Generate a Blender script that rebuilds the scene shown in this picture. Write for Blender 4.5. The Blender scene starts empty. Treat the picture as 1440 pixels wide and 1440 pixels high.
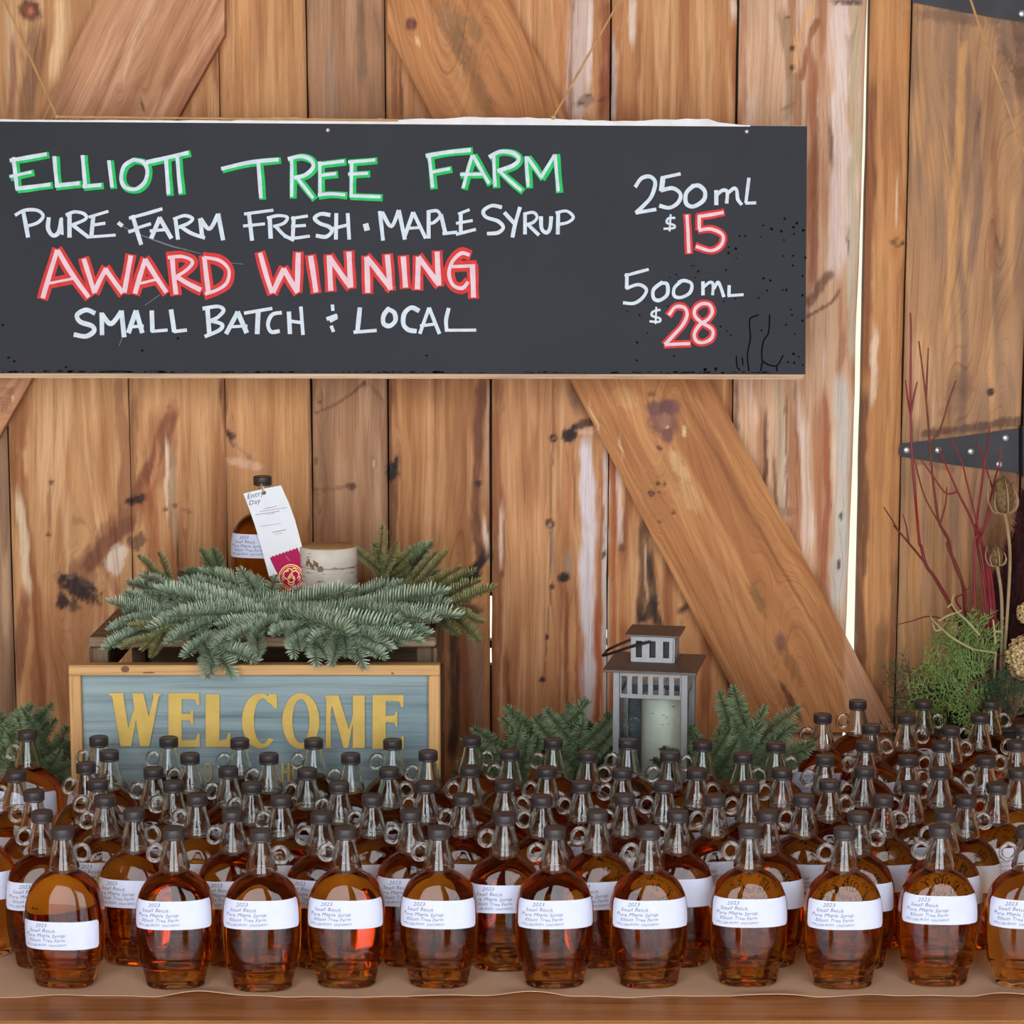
import bpy, math, random
import numpy as np
from mathutils import Vector, Matrix, Euler

sc = bpy.context.scene
COL = sc.collection

# ------------------------------------------------------------------ camera
F = 3080.0                       # focal length in pixels of the 1440 frame
TH = math.atan(420.0 / F)        # pitch below horizontal
CZ = 1.647
CT, ST = math.cos(TH), math.sin(TH)
cam_d = bpy.data.cameras.new('camera')
cam_d.sensor_width = 36.0
cam_d.lens = F / 1440.0 * 36.0
cam_d.clip_start = 0.05
cam = bpy.data.objects.new('camera', cam_d)
cam.location = (0, 0, CZ)
cam.rotation_euler = (math.pi / 2 - TH, 0, 0)
COL.objects.link(cam)
sc.camera = cam

# ------------------------------------------------------------------ world, light, exposure
world = bpy.data.worlds.new('sky')
sc.world = world
world.use_nodes = True
wn = world.node_tree
bg = wn.nodes['Background']
bg.inputs['Color'].default_value = (0.93, 0.96, 1.0, 1)
bg.inputs['Strength'].default_value = 6.0
tc = wn.nodes.new('ShaderNodeTexCoord')
sx = wn.nodes.new('ShaderNodeSeparateXYZ')
wn.links.new(tc.outputs['Generated'], sx.inputs[0])
cr = wn.nodes.new('ShaderNodeValToRGB')          # warm low sky behind the barn, cool sky in front
cr.color_ramp.elements[0].position = 0.35
cr.color_ramp.elements[0].color = (0.90, 0.95, 1.0, 1)
cr.color_ramp.elements[1].position = 0.65
cr.color_ramp.elements[1].color = (0.21, 0.20, 0.160, 1)
mr = wn.nodes.new('ShaderNodeMath')
mr.operation = 'MULTIPLY_ADD'
mr.inputs[1].default_value = 0.5
mr.inputs[2].default_value = 0.5
wn.links.new(sx.outputs['Y'], mr.inputs[0])
wn.links.new(mr.outputs[0], cr.inputs[0])
wn.links.new(cr.outputs[0], bg.inputs['Color'])
FRONT_Y = -0.45
pl = bpy.data.lights.new('daylight_opening', 'AREA')
pl.shape = 'RECTANGLE'
pl.size, pl.size_y = 4.6, 3.1
pl.cycles.is_portal = True
po = bpy.data.objects.new('daylight_opening', pl)
po.location = (0, FRONT_Y, 1.56)
po.rotation_euler = (math.pi / 2, 0, 0)
COL.objects.link(po)
sc.view_settings.view_transform = 'Standard'
sc.view_settings.look = 'None'
sc.view_settings.gamma = 1.0
sc.view_settings.use_curve_mapping = False
sc.view_settings.exposure = -0.2
sc.cycles.max_bounces = 20
sc.cycles.transmission_bounces = 18
sc.cycles.glossy_bounces = 6
sc.cycles.diffuse_bounces = 4
sc.cycles.transparent_max_bounces = 40
sc.cycles.volume_bounces = 0
sc.cycles.sample_clamp_indirect = 6.0
sc.cycles.blur_glossy = 0.5
try:
    sc.cycles.use_denoising = True
except Exception:
    pass

TZ = 0.9                         # table top
PAPER = TZ + 0.0015
W = 2.86                         # face of the barn boards


# ------------------------------------------------------------------ projection helpers
def ray(px, py):
    a = (px - 720.0) / F
    v = (720.0 - py) / F
    return a, CT + v * ST, -ST + v * CT


def PY(px, py, Y):
    a, b, c = ray(px, py)
    t = Y / b
    return Vector((a * t, Y, CZ + c * t))


def PZ(px, py, z):
    a, b, c = ray(px, py)
    t = (z - CZ) / c
    return Vector((a * t, b * t, z))


def proj(x, y, z):
    d = y * CT - (z - CZ) * ST
    u = y * ST + (z - CZ) * CT
    return 720 + F * x / d, 720 - F * u / d


def lin(c):
    r = [(v / 255.0) for v in c]
    return tuple(v / 12.92 if v <= 0.04045 else ((v + 0.055) / 1.055) ** 2.4 for v in r)


# ------------------------------------------------------------------ object helpers
def link(o, parent=None, loc=None, rot=None):
    COL.objects.link(o)
    if parent is not None:
        o.parent = parent
    if loc is not None:
        o.location = loc
    if rot is not None:
        o.rotation_euler = rot
    return o


def tag(o, label=None, cat=None, group=None, kind=None):
    if label:
        o['label'] = label
    if cat:
        o['category'] = cat
    if group:
        o['group'] = group
    if kind:
        o['kind'] = kind
    return o


def thing(name, label, cat, loc=(0, 0, 0), rot=(0, 0, 0), group=None):
    o = bpy.data.objects.new(name, None)
    o.empty_display_size = 0.02
    link(o, None, loc, rot)
    return tag(o, label, cat, group)


class MB:
    def __init__(s):
        s.v, s.f, s.m = [], [], []

    def add(s, verts, faces):
        n = len(s.v)
        s.v.extend([tuple(p) for p in verts])
        s.f.extend([tuple(i + n for i in f) for f in faces])

    def box(s, c, size, rot=None, bev=0.0):
        hx, hy, hz = size[0] / 2, size[1] / 2, size[2] / 2
        if bev > 0:
            b = min(bev, hx * .9, hy * .9, hz * .9)
            vs, idx = [], {}
            for sx in (-1, 1):
                for sy in (-1, 1):
                    for sz in (-1, 1):
                        for ax in range(3):
                            p = [sx * hx, sy * hy, sz * hz]
                            for k in range(3):
                                if k != ax:
                                    p[k] -= (sx, sy, sz)[k] * b
                            idx[(sx, sy, sz, ax)] = len(vs)
                            vs.append(p)
            fs = []
            for ax in range(3):
                for sg in (-1, 1):
                    o = [k for k in range(3) if k != ax]
                    q = []
                    for (a1, a2) in ((-1, -1), (1, -1), (1, 1), (-1, 1)):
                        sgn = [0, 0, 0]
                        sgn[ax] = sg
                        sgn[o[0]] = a1
                        sgn[o[1]] = a2
                        q.append(idx[(sgn[0], sgn[1], sgn[2], ax)])
                    if (sg > 0) == (ax == 1):
                        q.reverse()
                    fs.append(q)
            for ax in range(3):
                o = [k for k in range(3) if k != ax]
                for a1 in (-1, 1):
                    for a2 in (-1, 1):
                        q = []
                        for sg, fa in ((-1, o[0]), (1, o[0]), (1, o[1]), (-1, o[1])):
                            sgn = [0, 0, 0]
                            sgn[ax] = sg
                            sgn[o[0]] = a1
                            sgn[o[1]] = a2
                            q.append(idx[(sgn[0], sgn[1], sgn[2], fa)])
                        fs.append(q)
            for sx in (-1, 1):
                for sy in (-1, 1):
                    for sz in (-1, 1):
                        fs.append([idx[(sx, sy, sz, a)] for a in range(3)])
        else:
            vs = [(x * hx, y * hy, z * hz) for x in (-1, 1) for y in (-1, 1) for z in (-1, 1)]
            fs = [(0, 1, 3, 2), (4, 6, 7, 5), (0, 4, 5, 1), (2, 3, 7, 6), (0, 2, 6, 4), (1, 5, 7, 3)]
        M = rot if rot is not None else Matrix.Identity(3)
        cc = Vector(c)
        s.add([M @ Vector(p) + cc for p in vs], fs)

    def prism(s, poly, fn0, fn1):
        """poly: 2-d points; fn0/fn1 map them to the front and the back points."""
        n = len(poly)
        s.add([fn0(*p) for p in poly] + [fn1(*p) for p in poly],
              [tuple(range(n)), tuple(range(2 * n - 1, n - 1, -1))] +
              [(i, i + n, (i + 1) % n + n, (i + 1) % n) for i in range(n)])

    def lathe(s, prof, seg=32, c=(0, 0, 0), cap0=True, cap1=True, rib=0.0, nrib=0):
        vs, fs = [], []
        for (r, z) in prof:
            for k in range(seg):
                a = 2 * math.pi * k / seg
                rr = r * (1 + (rib * math.cos(nrib * a) if nrib else 0))
                vs.append((c[0] + rr * math.cos(a), c[1] + rr * math.sin(a), c[2] + z))
        for i in range(len(prof) - 1):
            for k in range(seg):
                k2 = (k + 1) % seg
                fs.append((i * seg + k, i * seg + k2, (i + 1) * seg + k2, (i + 1) * seg + k))
        if cap0:
            fs.append(tuple(range(seg - 1, -1, -1)))
        if cap1:
            b = (len(prof) - 1) * seg
            fs.append(tuple(b + k for k in range(seg)))
        s.add(vs, fs)

    def tube(s, pts, rad, seg=8, cap=True):
        pts = [Vector(p) for p in pts]
        n = len(pts)
        if not hasattr(rad, '__len__'):
            rad = [rad] * n
        vs, fs = [], []
        up = Vector((0.123, 0.31, 0.94))
        for i, p in enumerate(pts):
            t = (pts[min(i + 1, n - 1)] - pts[max(i - 1, 0)])
            if t.length < 1e-9:
                t = Vector((0, 0, 1))
            t.normalize()
            a = t.cross(up)
            if a.length < 1e-4:
                a = t.cross(Vector((1, 0, 0)))
            a.normalize()
            b = t.cross(a)
            up = -b if b.dot(up) < 0 else b
            up = b
            up = t.cross(a) * -1
            for k in range(seg):
                an = 2 * math.pi * k / seg
                vs.append(p + (a * math.cos(an) + b * math.sin(an)) * rad[i])
        for i in range(n - 1):
            for k in range(seg):
                k2 = (k + 1) % seg
                fs.append((i * seg + k, i * seg + k2, (i + 1) * seg + k2, (i + 1) * seg + k))
        if cap:
            fs.append(tuple(range(seg - 1, -1, -1)))
            fs.append(tuple((n - 1) * seg + k for k in range(seg)))
        s.add(vs, fs)

    def data(s, name, mat, smooth=False, sharp=None):
        me = bpy.data.meshes.new(name)
        me.from_pydata(s.v, [], s.f)
        me.materials.append(mat)
        if smooth:
            me.polygons.foreach_set('use_smooth', [True] * len(me.polygons))
        me.update()
        return me

    def obj(s, name, mat, parent=None, loc=None, rot=None, smooth=False, fix=True, origin=None):
        if origin is not None:
            o = Vector(origin)
            s.v = [tuple(Vector(p) - o) for p in s.v]
            loc = o
        me = s.data(name, mat, smooth)
        if fix:
            import bmesh
            bm = bmesh.new()
            bm.from_mesh(me)
            bmesh.ops.recalc_face_normals(bm, faces=bm.faces)
            bm.to_mesh(me)
            bm.free()
        if smooth:
            try:
                me.set_sharp_from_angle(angle=math.radians(40))
            except Exception:
                pass
        return link(bpy.data.objects.new(name, me), parent, loc, rot)


def catmull(pts, n=6, closed=False):
    P = [Vector(p) for p in pts]
    if len(P) < 3:
        return P
    out = []
    m = len(P)
    for i in range(m - 1):
        p0 = P[max(i - 1, 0)]
        p1, p2 = P[i], P[i + 1]
        p3 = P[min(i + 2, m - 1)]
        for k in range(n):
            t = k / n
            out.append(0.5 * ((2 * p1) + (p2 - p0) * t + (2 * p0 - 5 * p1 + 4 * p2 - p3) * t * t
                              + (3 * p1 - p0 - 3 * p2 + p3) * t ** 3))
    out.append(P[-1])
    return out


# ------------------------------------------------------------------ materials
class NT:
    def __init__(s, name):
        s.mat = bpy.data.materials.new(name)
        s.mat.use_nodes = True
        s.t = s.mat.node_tree
        s.t.nodes.clear()
        s.out = s.n('ShaderNodeOutputMaterial')
        s.b = s.n('ShaderNodeBsdfPrincipled')
        s.l(s.b.outputs[0], s.out.inputs['Surface'])

    def n(s, typ, **kw):
        nd = s.t.nodes.new(typ)
        for k, v in kw.items():
            setattr(nd, k, v)
        return nd

    def l(s, a, b):
        s.t.links.new(a, b)

    def noise(s, vec, scale, detail=3, rough=0.55):
        nd = s.n('ShaderNodeTexNoise')
        nd.inputs['Scale'].default_value = scale
        nd.inputs['Detail'].default_value = detail
        nd.inputs['Roughness'].default_value = rough
        if vec is not None:
            s.l(vec, nd.inputs['Vector'])
        return nd.outputs['Fac']

    def ramp(s, fac, stops):
        nd = s.n('ShaderNodeValToRGB')
        e = nd.color_ramp.elements
        while len(e) < len(stops):
            e.new(0.5)
        for el, (p, c) in zip(e, stops):
            el.position = p
            el.color = (c[0], c[1], c[2], 1)
        s.l(fac, nd.inputs[0])
        return nd.outputs[0]

    def mix(s, mode, fac, a, b):
        nd = s.n('ShaderNodeMix', data_type='RGBA', blend_type=mode)
        if isinstance(fac, (int, float)):
            nd.inputs[0].default_value = fac
        else:
            s.l(fac, nd.inputs[0])
        for v, i in ((a, 6), (b, 7)):
            if isinstance(v, tuple):
                nd.inputs[i].default_value = (v[0], v[1], v[2], 1)
            else:
                s.l(v, nd.inputs[i])
        return nd.outputs[2]

    def mapping(s, vec, scale, loc=(0, 0, 0)):
        nd = s.n('ShaderNodeMapping')
        nd.inputs['Scale'].default_value = scale
        nd.inputs['Location'].default_value = loc
        s.l(vec, nd.inputs['Vector'])
        return nd.outputs[0]

    def coords(s, which='Object'):
        return s.n('ShaderNodeTexCoord').outputs[which]

    def bump(s, h, strength, dist=0.001):
        nd = s.n('ShaderNodeBump')
        nd.inputs['Strength'].default_value = strength
        nd.inputs['Distance'].default_value = dist
        s.l(h, nd.inputs['Height'])
        s.l(nd.outputs[0], s.b.inputs['Normal'])

    def set(s, **kw):
        for k, v in kw.items():
            k = k.replace('_', ' ')
            i = s.b.inputs[k]
            if isinstance(v, tuple) and len(v) == 3:
                v = (*v, 1)
            i.default_value = v
        return s


def plain(name, rgb, rough=0.6, metal=0.0, var=0.12, scale=60.0, spec=0.5, bump=0.0):
    m = NT(name)
    c = lin(rgb)
    f = m.noise(m.coords(), scale, 3)
    lo = tuple(v * (1 - var) for v in c)
    hi = tuple(min(1, v * (1 + var)) for v in c)
    m.l(m.ramp(f, [(0.3, lo), (0.7, hi)]), m.b.inputs['Base Color'])
    m.set(Roughness=rough, Metallic=metal)
    m.b.inputs['Specular IOR Level'].default_value = spec
    if bump:
        m.bump(f, bump)
    return m.mat


def wood_obj(name, c0, c1, axis=0, grain=1.0, rough=0.6, knots=0.0, c2=None, spec=0.4):
    """wood whose grain runs along one object axis"""
    m = NT(name)
    co = m.coords()
    sc_ = [260.0 * grain] * 3
    sc_[axis] = 7.0 * grain
    v = m.mapping(co, tuple(sc_))
    dist = m.noise(co, 9.0, 2)
    f1 = m.noise(v, 1.0, 4, 0.6)
    sc2 = [38.0 * grain] * 3
    sc2[axis] = 2.2 * grain
    f2 = m.noise(m.mapping(co, tuple(sc2), (3.1, 1.7, 5.2)), 1.0, 3)
    a = m.ramp(f2, [(0.33, lin(c0)), (0.68, lin(c1))])
    g = m.ramp(f1, [(0.3, (0.62, 0.58, 0.55)), (0.5, (0.95, 0.95, 0.95)), (0.75, (1.08, 1.07, 1.05))])
    col = m.mix('MULTIPLY', 1.0, a, g)
    if knots > 0:
        vo = m.n('ShaderNodeTexVoronoi')
        vo.inputs['Scale'].default_value = knots
        m.l(co, vo.inputs['Vector'])
        k = m.ramp(vo.outputs['Distance'], [(0.02, (1, 1, 1)), (0.09, (0, 0, 0))])
        col = m.mix('MIX', k, col, lin(c2 or (90, 55, 35)))
    m.l(col, m.b.inputs['Base Color'])
    m.set(Roughness=rough)
    m.b.inputs['Specular IOR Level'].default_value = spec
    m.bump(f1, 0.25, 0.0006)
    return m.mat


def board_mat():
    """barn boards: colour of each place comes from the 'tint' attribute, grain from 'gc'"""
    m = NT('weathered barn boards')
    at = m.n('ShaderNodeAttribute', attribute_name='tint')
    gc = m.n('ShaderNodeAttribute', attribute_name='gc')
    v1 = m.mapping(gc.outputs['Vector'], (420, 9, 1))
    f1 = m.noise(v1, 1.0, 5, 0.62)
    v2 = m.mapping(gc.outputs['Vector'], (95, 2.6, 1), (4, 9, 2))
    f2 = m.noise(v2, 1.0, 4, 0.6)
    v3 = m.mapping(gc.outputs['Vector'], (900, 45, 1), (1, 2, 7))
    f3 = m.noise(v3, 1.0, 2, 0.5)
    g1 = m.ramp(f1, [(0.28, (0.72, 0.66, 0.60)), (0.46, (0.99, 0.98, 0.97)), (0.72, (1.07, 1.07, 1.07))])
    g2 = m.ramp(f2, [(0.3, (0.76, 0.68, 0.61)), (0.5, (1.0, 1.0, 1.0)), (0.72, (1.10, 1.11, 1.12))])
    g3 = m.ramp(f3, [(0.27, (0.72, 0.68, 0.64)), (0.42, (1, 1, 1))])
    t0 = m.mix('MULTIPLY', 1.0, at.outputs['Color'], (1.20, 1.30, 1.46))
    c = m.mix('MULTIPLY', 1.0, t0, g1)
    c = m.mix('MULTIPLY', 0.9, c, g2)
    c = m.mix('MULTIPLY', 0.6, c, g3)
    m.l(c, m.b.inputs['Base Color'])
    m.set(Roughness=0.62)
    m.b.inputs['Specular IOR Level'].default_value = 0.3
    m.bump(f1, 0.3, 0.0008)
    return m.mat


def glass_mat(name, col=(1, 1, 1), ior=1.5, rough=0.0):
    m = NT(name)
    m.t.nodes.remove(m.b)
    g = m.n('ShaderNodeBsdfGlass')
    g.inputs['Color'].default_value = (*col, 1)
    g.inputs['IOR'].default_value = ior
    g.inputs['Roughness'].default_value = rough
    m.l(g.outputs[0], m.out.inputs['Surface'])
    return m.mat


def syrup_mat():
    m = NT('amber maple syrup')
    m.t.nodes.remove(m.b)
    va = m.n('ShaderNodeVolumeAbsorption')
    va.inputs['Color'].default_value = (0.905, 0.665, 0.05, 1)
    va.inputs['Density'].default_value = 70.0
    m.l(va.outputs[0], m.out.inputs['Volume'])
    return m.mat


M_BOARD = board_mat()
M_GLASS = glass_mat('clear bottle glass', (0.97, 0.98, 0.97), 1.5)
M_PANE = glass_mat('lantern pane glass', (0.97, 0.99, 0.98), 1.45)
M_SYRUP = syrup_mat()
M_CAP = plain('dark brown plastic cap', (62, 54, 54), 0.42, var=0.08)
M_LABEL = plain('white sticker paper', (216, 221, 243), 0.7, var=0.03, scale=90)
M_INK = plain('grey blue ink', (66, 70, 94), 0.8, var=0.1)
M_BLACK = plain('matte black chalkboard paint', (44, 46, 52), 0.6, var=0.12, scale=7, spec=.3)
M_CHALK = plain('white chalk marker', (226, 238, 248), 0.85, var=0.10, scale=90)
M_GREEN = plain('green chalk marker', (40, 205, 105), 0.85, var=0.15, scale=90)
M_RED = plain('red chalk marker', (226, 64, 60), 0.85, var=0.12, scale=90)
M_PINK = plain('white chalk over red', (250, 214, 222), 0.85, var=0.08, scale=90)
M_CHIP = plain('wet black spot', (9, 9, 11), 0.8, spec=.1)
M_PALEWOOD = wood_obj('pale raw pine edge', (205, 168, 132), (225, 192, 158), 0)
M_WHITEWORN = plain('worn white painted edge', (250, 246, 244), 0.8, var=0.1, scale=35)
M_TWINE = plain('jute twine', (205, 160, 105), 0.9, var=0.15)
M_IRON = plain('black iron strap', (52, 51, 55), 0.5, metal=0.3, var=0.2, scale=30, bump=0.1)
M_SCREW = plain('bright screw head', (215, 212, 205), 0.35, metal=0.6)
M_CRATE = wood_obj('weathered grey brown crate wood', (120, 95, 72), (165, 138, 108), 0, 1.2, 0.75)
M_CRATEV = wood_obj('weathered crate upright wood', (96, 76, 58), (140, 115, 90), 2, 1.2, 0.75)
M_FRAME = wood_obj('honey pine frame', (214, 160, 98), (232, 184, 122), 0, 0.8, 0.5)
M_FRAMEV = wood_obj('honey pine frame upright', (214, 160, 98), (232, 184, 122), 2, 0.8, 0.5)
M_SIGNBLUE = wood_obj('washed blue grey paint', (132, 156, 164), (172, 190, 192), 0, 0.7, 0.75)
M_GOLD = plain('old gold paint', (226, 190, 96), 0.6, var=0.10, scale=40)
M_TABLE = wood_obj('varnished table boards', (168, 108, 62), (206, 140, 84), 0, 0.7, 0.3, 3.3, (80, 45, 30), 0.5)
M_TABLEEDGE = wood_obj('pale cut table edge', (240, 204, 124), (250, 222, 150), 0, 0.6, 0.5)
M_KRAFT = plain('brown kraft paper', (222, 184, 150), 0.75, var=0.07, scale=14)
M_CANDLE = plain('ivory candle wax', (226, 230, 214), 0.5, var=0.03)
M_BRUSHED = plain('brushed steel sheet', (150, 150, 151), 0.42, metal=0.6, var=0.06, scale=120)
M_RUSTROOF = plain('dull brown metal roof', (112, 98, 88), 0.55, metal=0.5, var=0.12, scale=40)
M_DARKMETAL = plain('dark metal', (48, 46, 46), 0.45, metal=0.6)
M_TWIG = plain('red dogwood bark', (142, 46, 52), 0.5, var=0.2, scale=40)
M_TWIGDARK = plain('dull brown red bark', (122, 56, 44), 0.6, var=0.25, scale=40)
M_STEMTAN = plain('dry tan stem', (176, 150, 112), 0.8, var=0.15)
M_TEASEL = plain('dry teasel head', (124, 98, 60), 0.85, var=0.3, scale=220)
M_HYDR = plain('cream dried petals', (222, 194, 140), 0.8, var=0.14, scale=60)
M_BARKTWIG = plain('fir twig bark', (112, 84, 60), 0.8, var=0.2)
M_BIRCHTOP = wood_obj('cut birch wood', (206, 158, 104), (228, 184, 130), 0, 0.5, 0.7)
M_RIBBON = plain('magenta satin ribbon', (184, 4, 82), 0.6, var=0.05, spec=.25)
M_SEAL = plain('gold foil print', (240, 176, 108), 0.35, metal=0.3, var=0.1)
M_TAG = plain('white card tag', (240, 244, 248), 0.6, var=0.02)
M_CONCRETE = plain('pale trodden ground', (186, 176, 164), 0.9, var=0.12, scale=3)
M_BOUNCE = plain('bright bounce ground', (232, 236, 242), .9, var=.08, scale=2)
M_ROOF = wood_obj('roof boards', (110, 80, 55), (140, 102, 70), 1, 0.5, 0.8)
M_WALLSIDE = wood_obj('side wall boards', (150, 105, 66), (182, 130, 86), 2, 0.5, 0.8)
M_POST = wood_obj('post timber', (92, 68, 48), (122, 92, 66), 2, 0.5, 0.8)
M_DARKRED = plain('dark burgundy plume', (74, 30, 30), 0.9, var=0.3, scale=150)


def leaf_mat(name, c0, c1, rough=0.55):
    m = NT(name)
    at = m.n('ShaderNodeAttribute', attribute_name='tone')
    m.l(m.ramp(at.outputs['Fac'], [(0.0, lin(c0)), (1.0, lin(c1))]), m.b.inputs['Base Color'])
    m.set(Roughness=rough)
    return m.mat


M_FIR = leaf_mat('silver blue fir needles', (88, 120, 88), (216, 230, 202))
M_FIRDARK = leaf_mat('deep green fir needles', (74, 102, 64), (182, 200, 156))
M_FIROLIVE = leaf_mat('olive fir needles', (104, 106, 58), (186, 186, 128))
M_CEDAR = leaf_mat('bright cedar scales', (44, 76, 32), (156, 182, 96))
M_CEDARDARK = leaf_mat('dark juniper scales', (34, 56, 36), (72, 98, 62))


def birch_mat():
    m = NT('white birch bark')
    co = m.coords()
    f = m.noise(m.mapping(co, (55, 55, 420)), 1.0, 3)
    f2 = m.noise(co, 30, 3)
    base = m.ramp(f2, [(0.3, lin((205, 192, 174))), (0.7, lin((236, 228, 216)))])
    dk = m.ramp(f, [(0.62, (0, 0, 0)), (0.70, (1, 1, 1))])
    m.l(m.mix('MIX', dk, base, lin((128, 104, 84))), m.b.inputs['Base Color'])
    m.set(Roughness=0.7)
    return m.mat


M_BIRCH = birch_mat()

# ------------------------------------------------------------------ numpy noise


def vnoise(x, y, seed):
    rs = np.random.RandomState(seed)
    tab = rs.rand(128, 128)
    xi = np.floor(x).astype(int)
    yi = np.floor(y).astype(int)
    fx = x - xi
    fy = y - yi
    fx = fx * fx * (3 - 2 * fx)
    fy = fy * fy * (3 - 2 * fy)
    a = tab[xi % 128, yi % 128]
    b = tab[(xi + 1) % 128, yi % 128]
    c = tab[xi % 128, (yi + 1) % 128]
    d = tab[(xi + 1) % 128, (yi + 1) % 128]
    return (a * (1 - fx) + b * fx) * (1 - fy) + (c * (1 - fx) + d * fx) * fy


def fbm(x, y, seed, o=3):
    s, a, t = 0, 1.0, 0
    for i in range(o):
        s = s + a * vnoise(x * 2 ** i, y * 2 ** i, seed + i)
        t += a
        a *= 0.5
    return s / t


def sstep(a, b, x):
    t = np.clip((x - a) / (b - a), 0, 1)
    return t * t * (3 - 2 * t)


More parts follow.
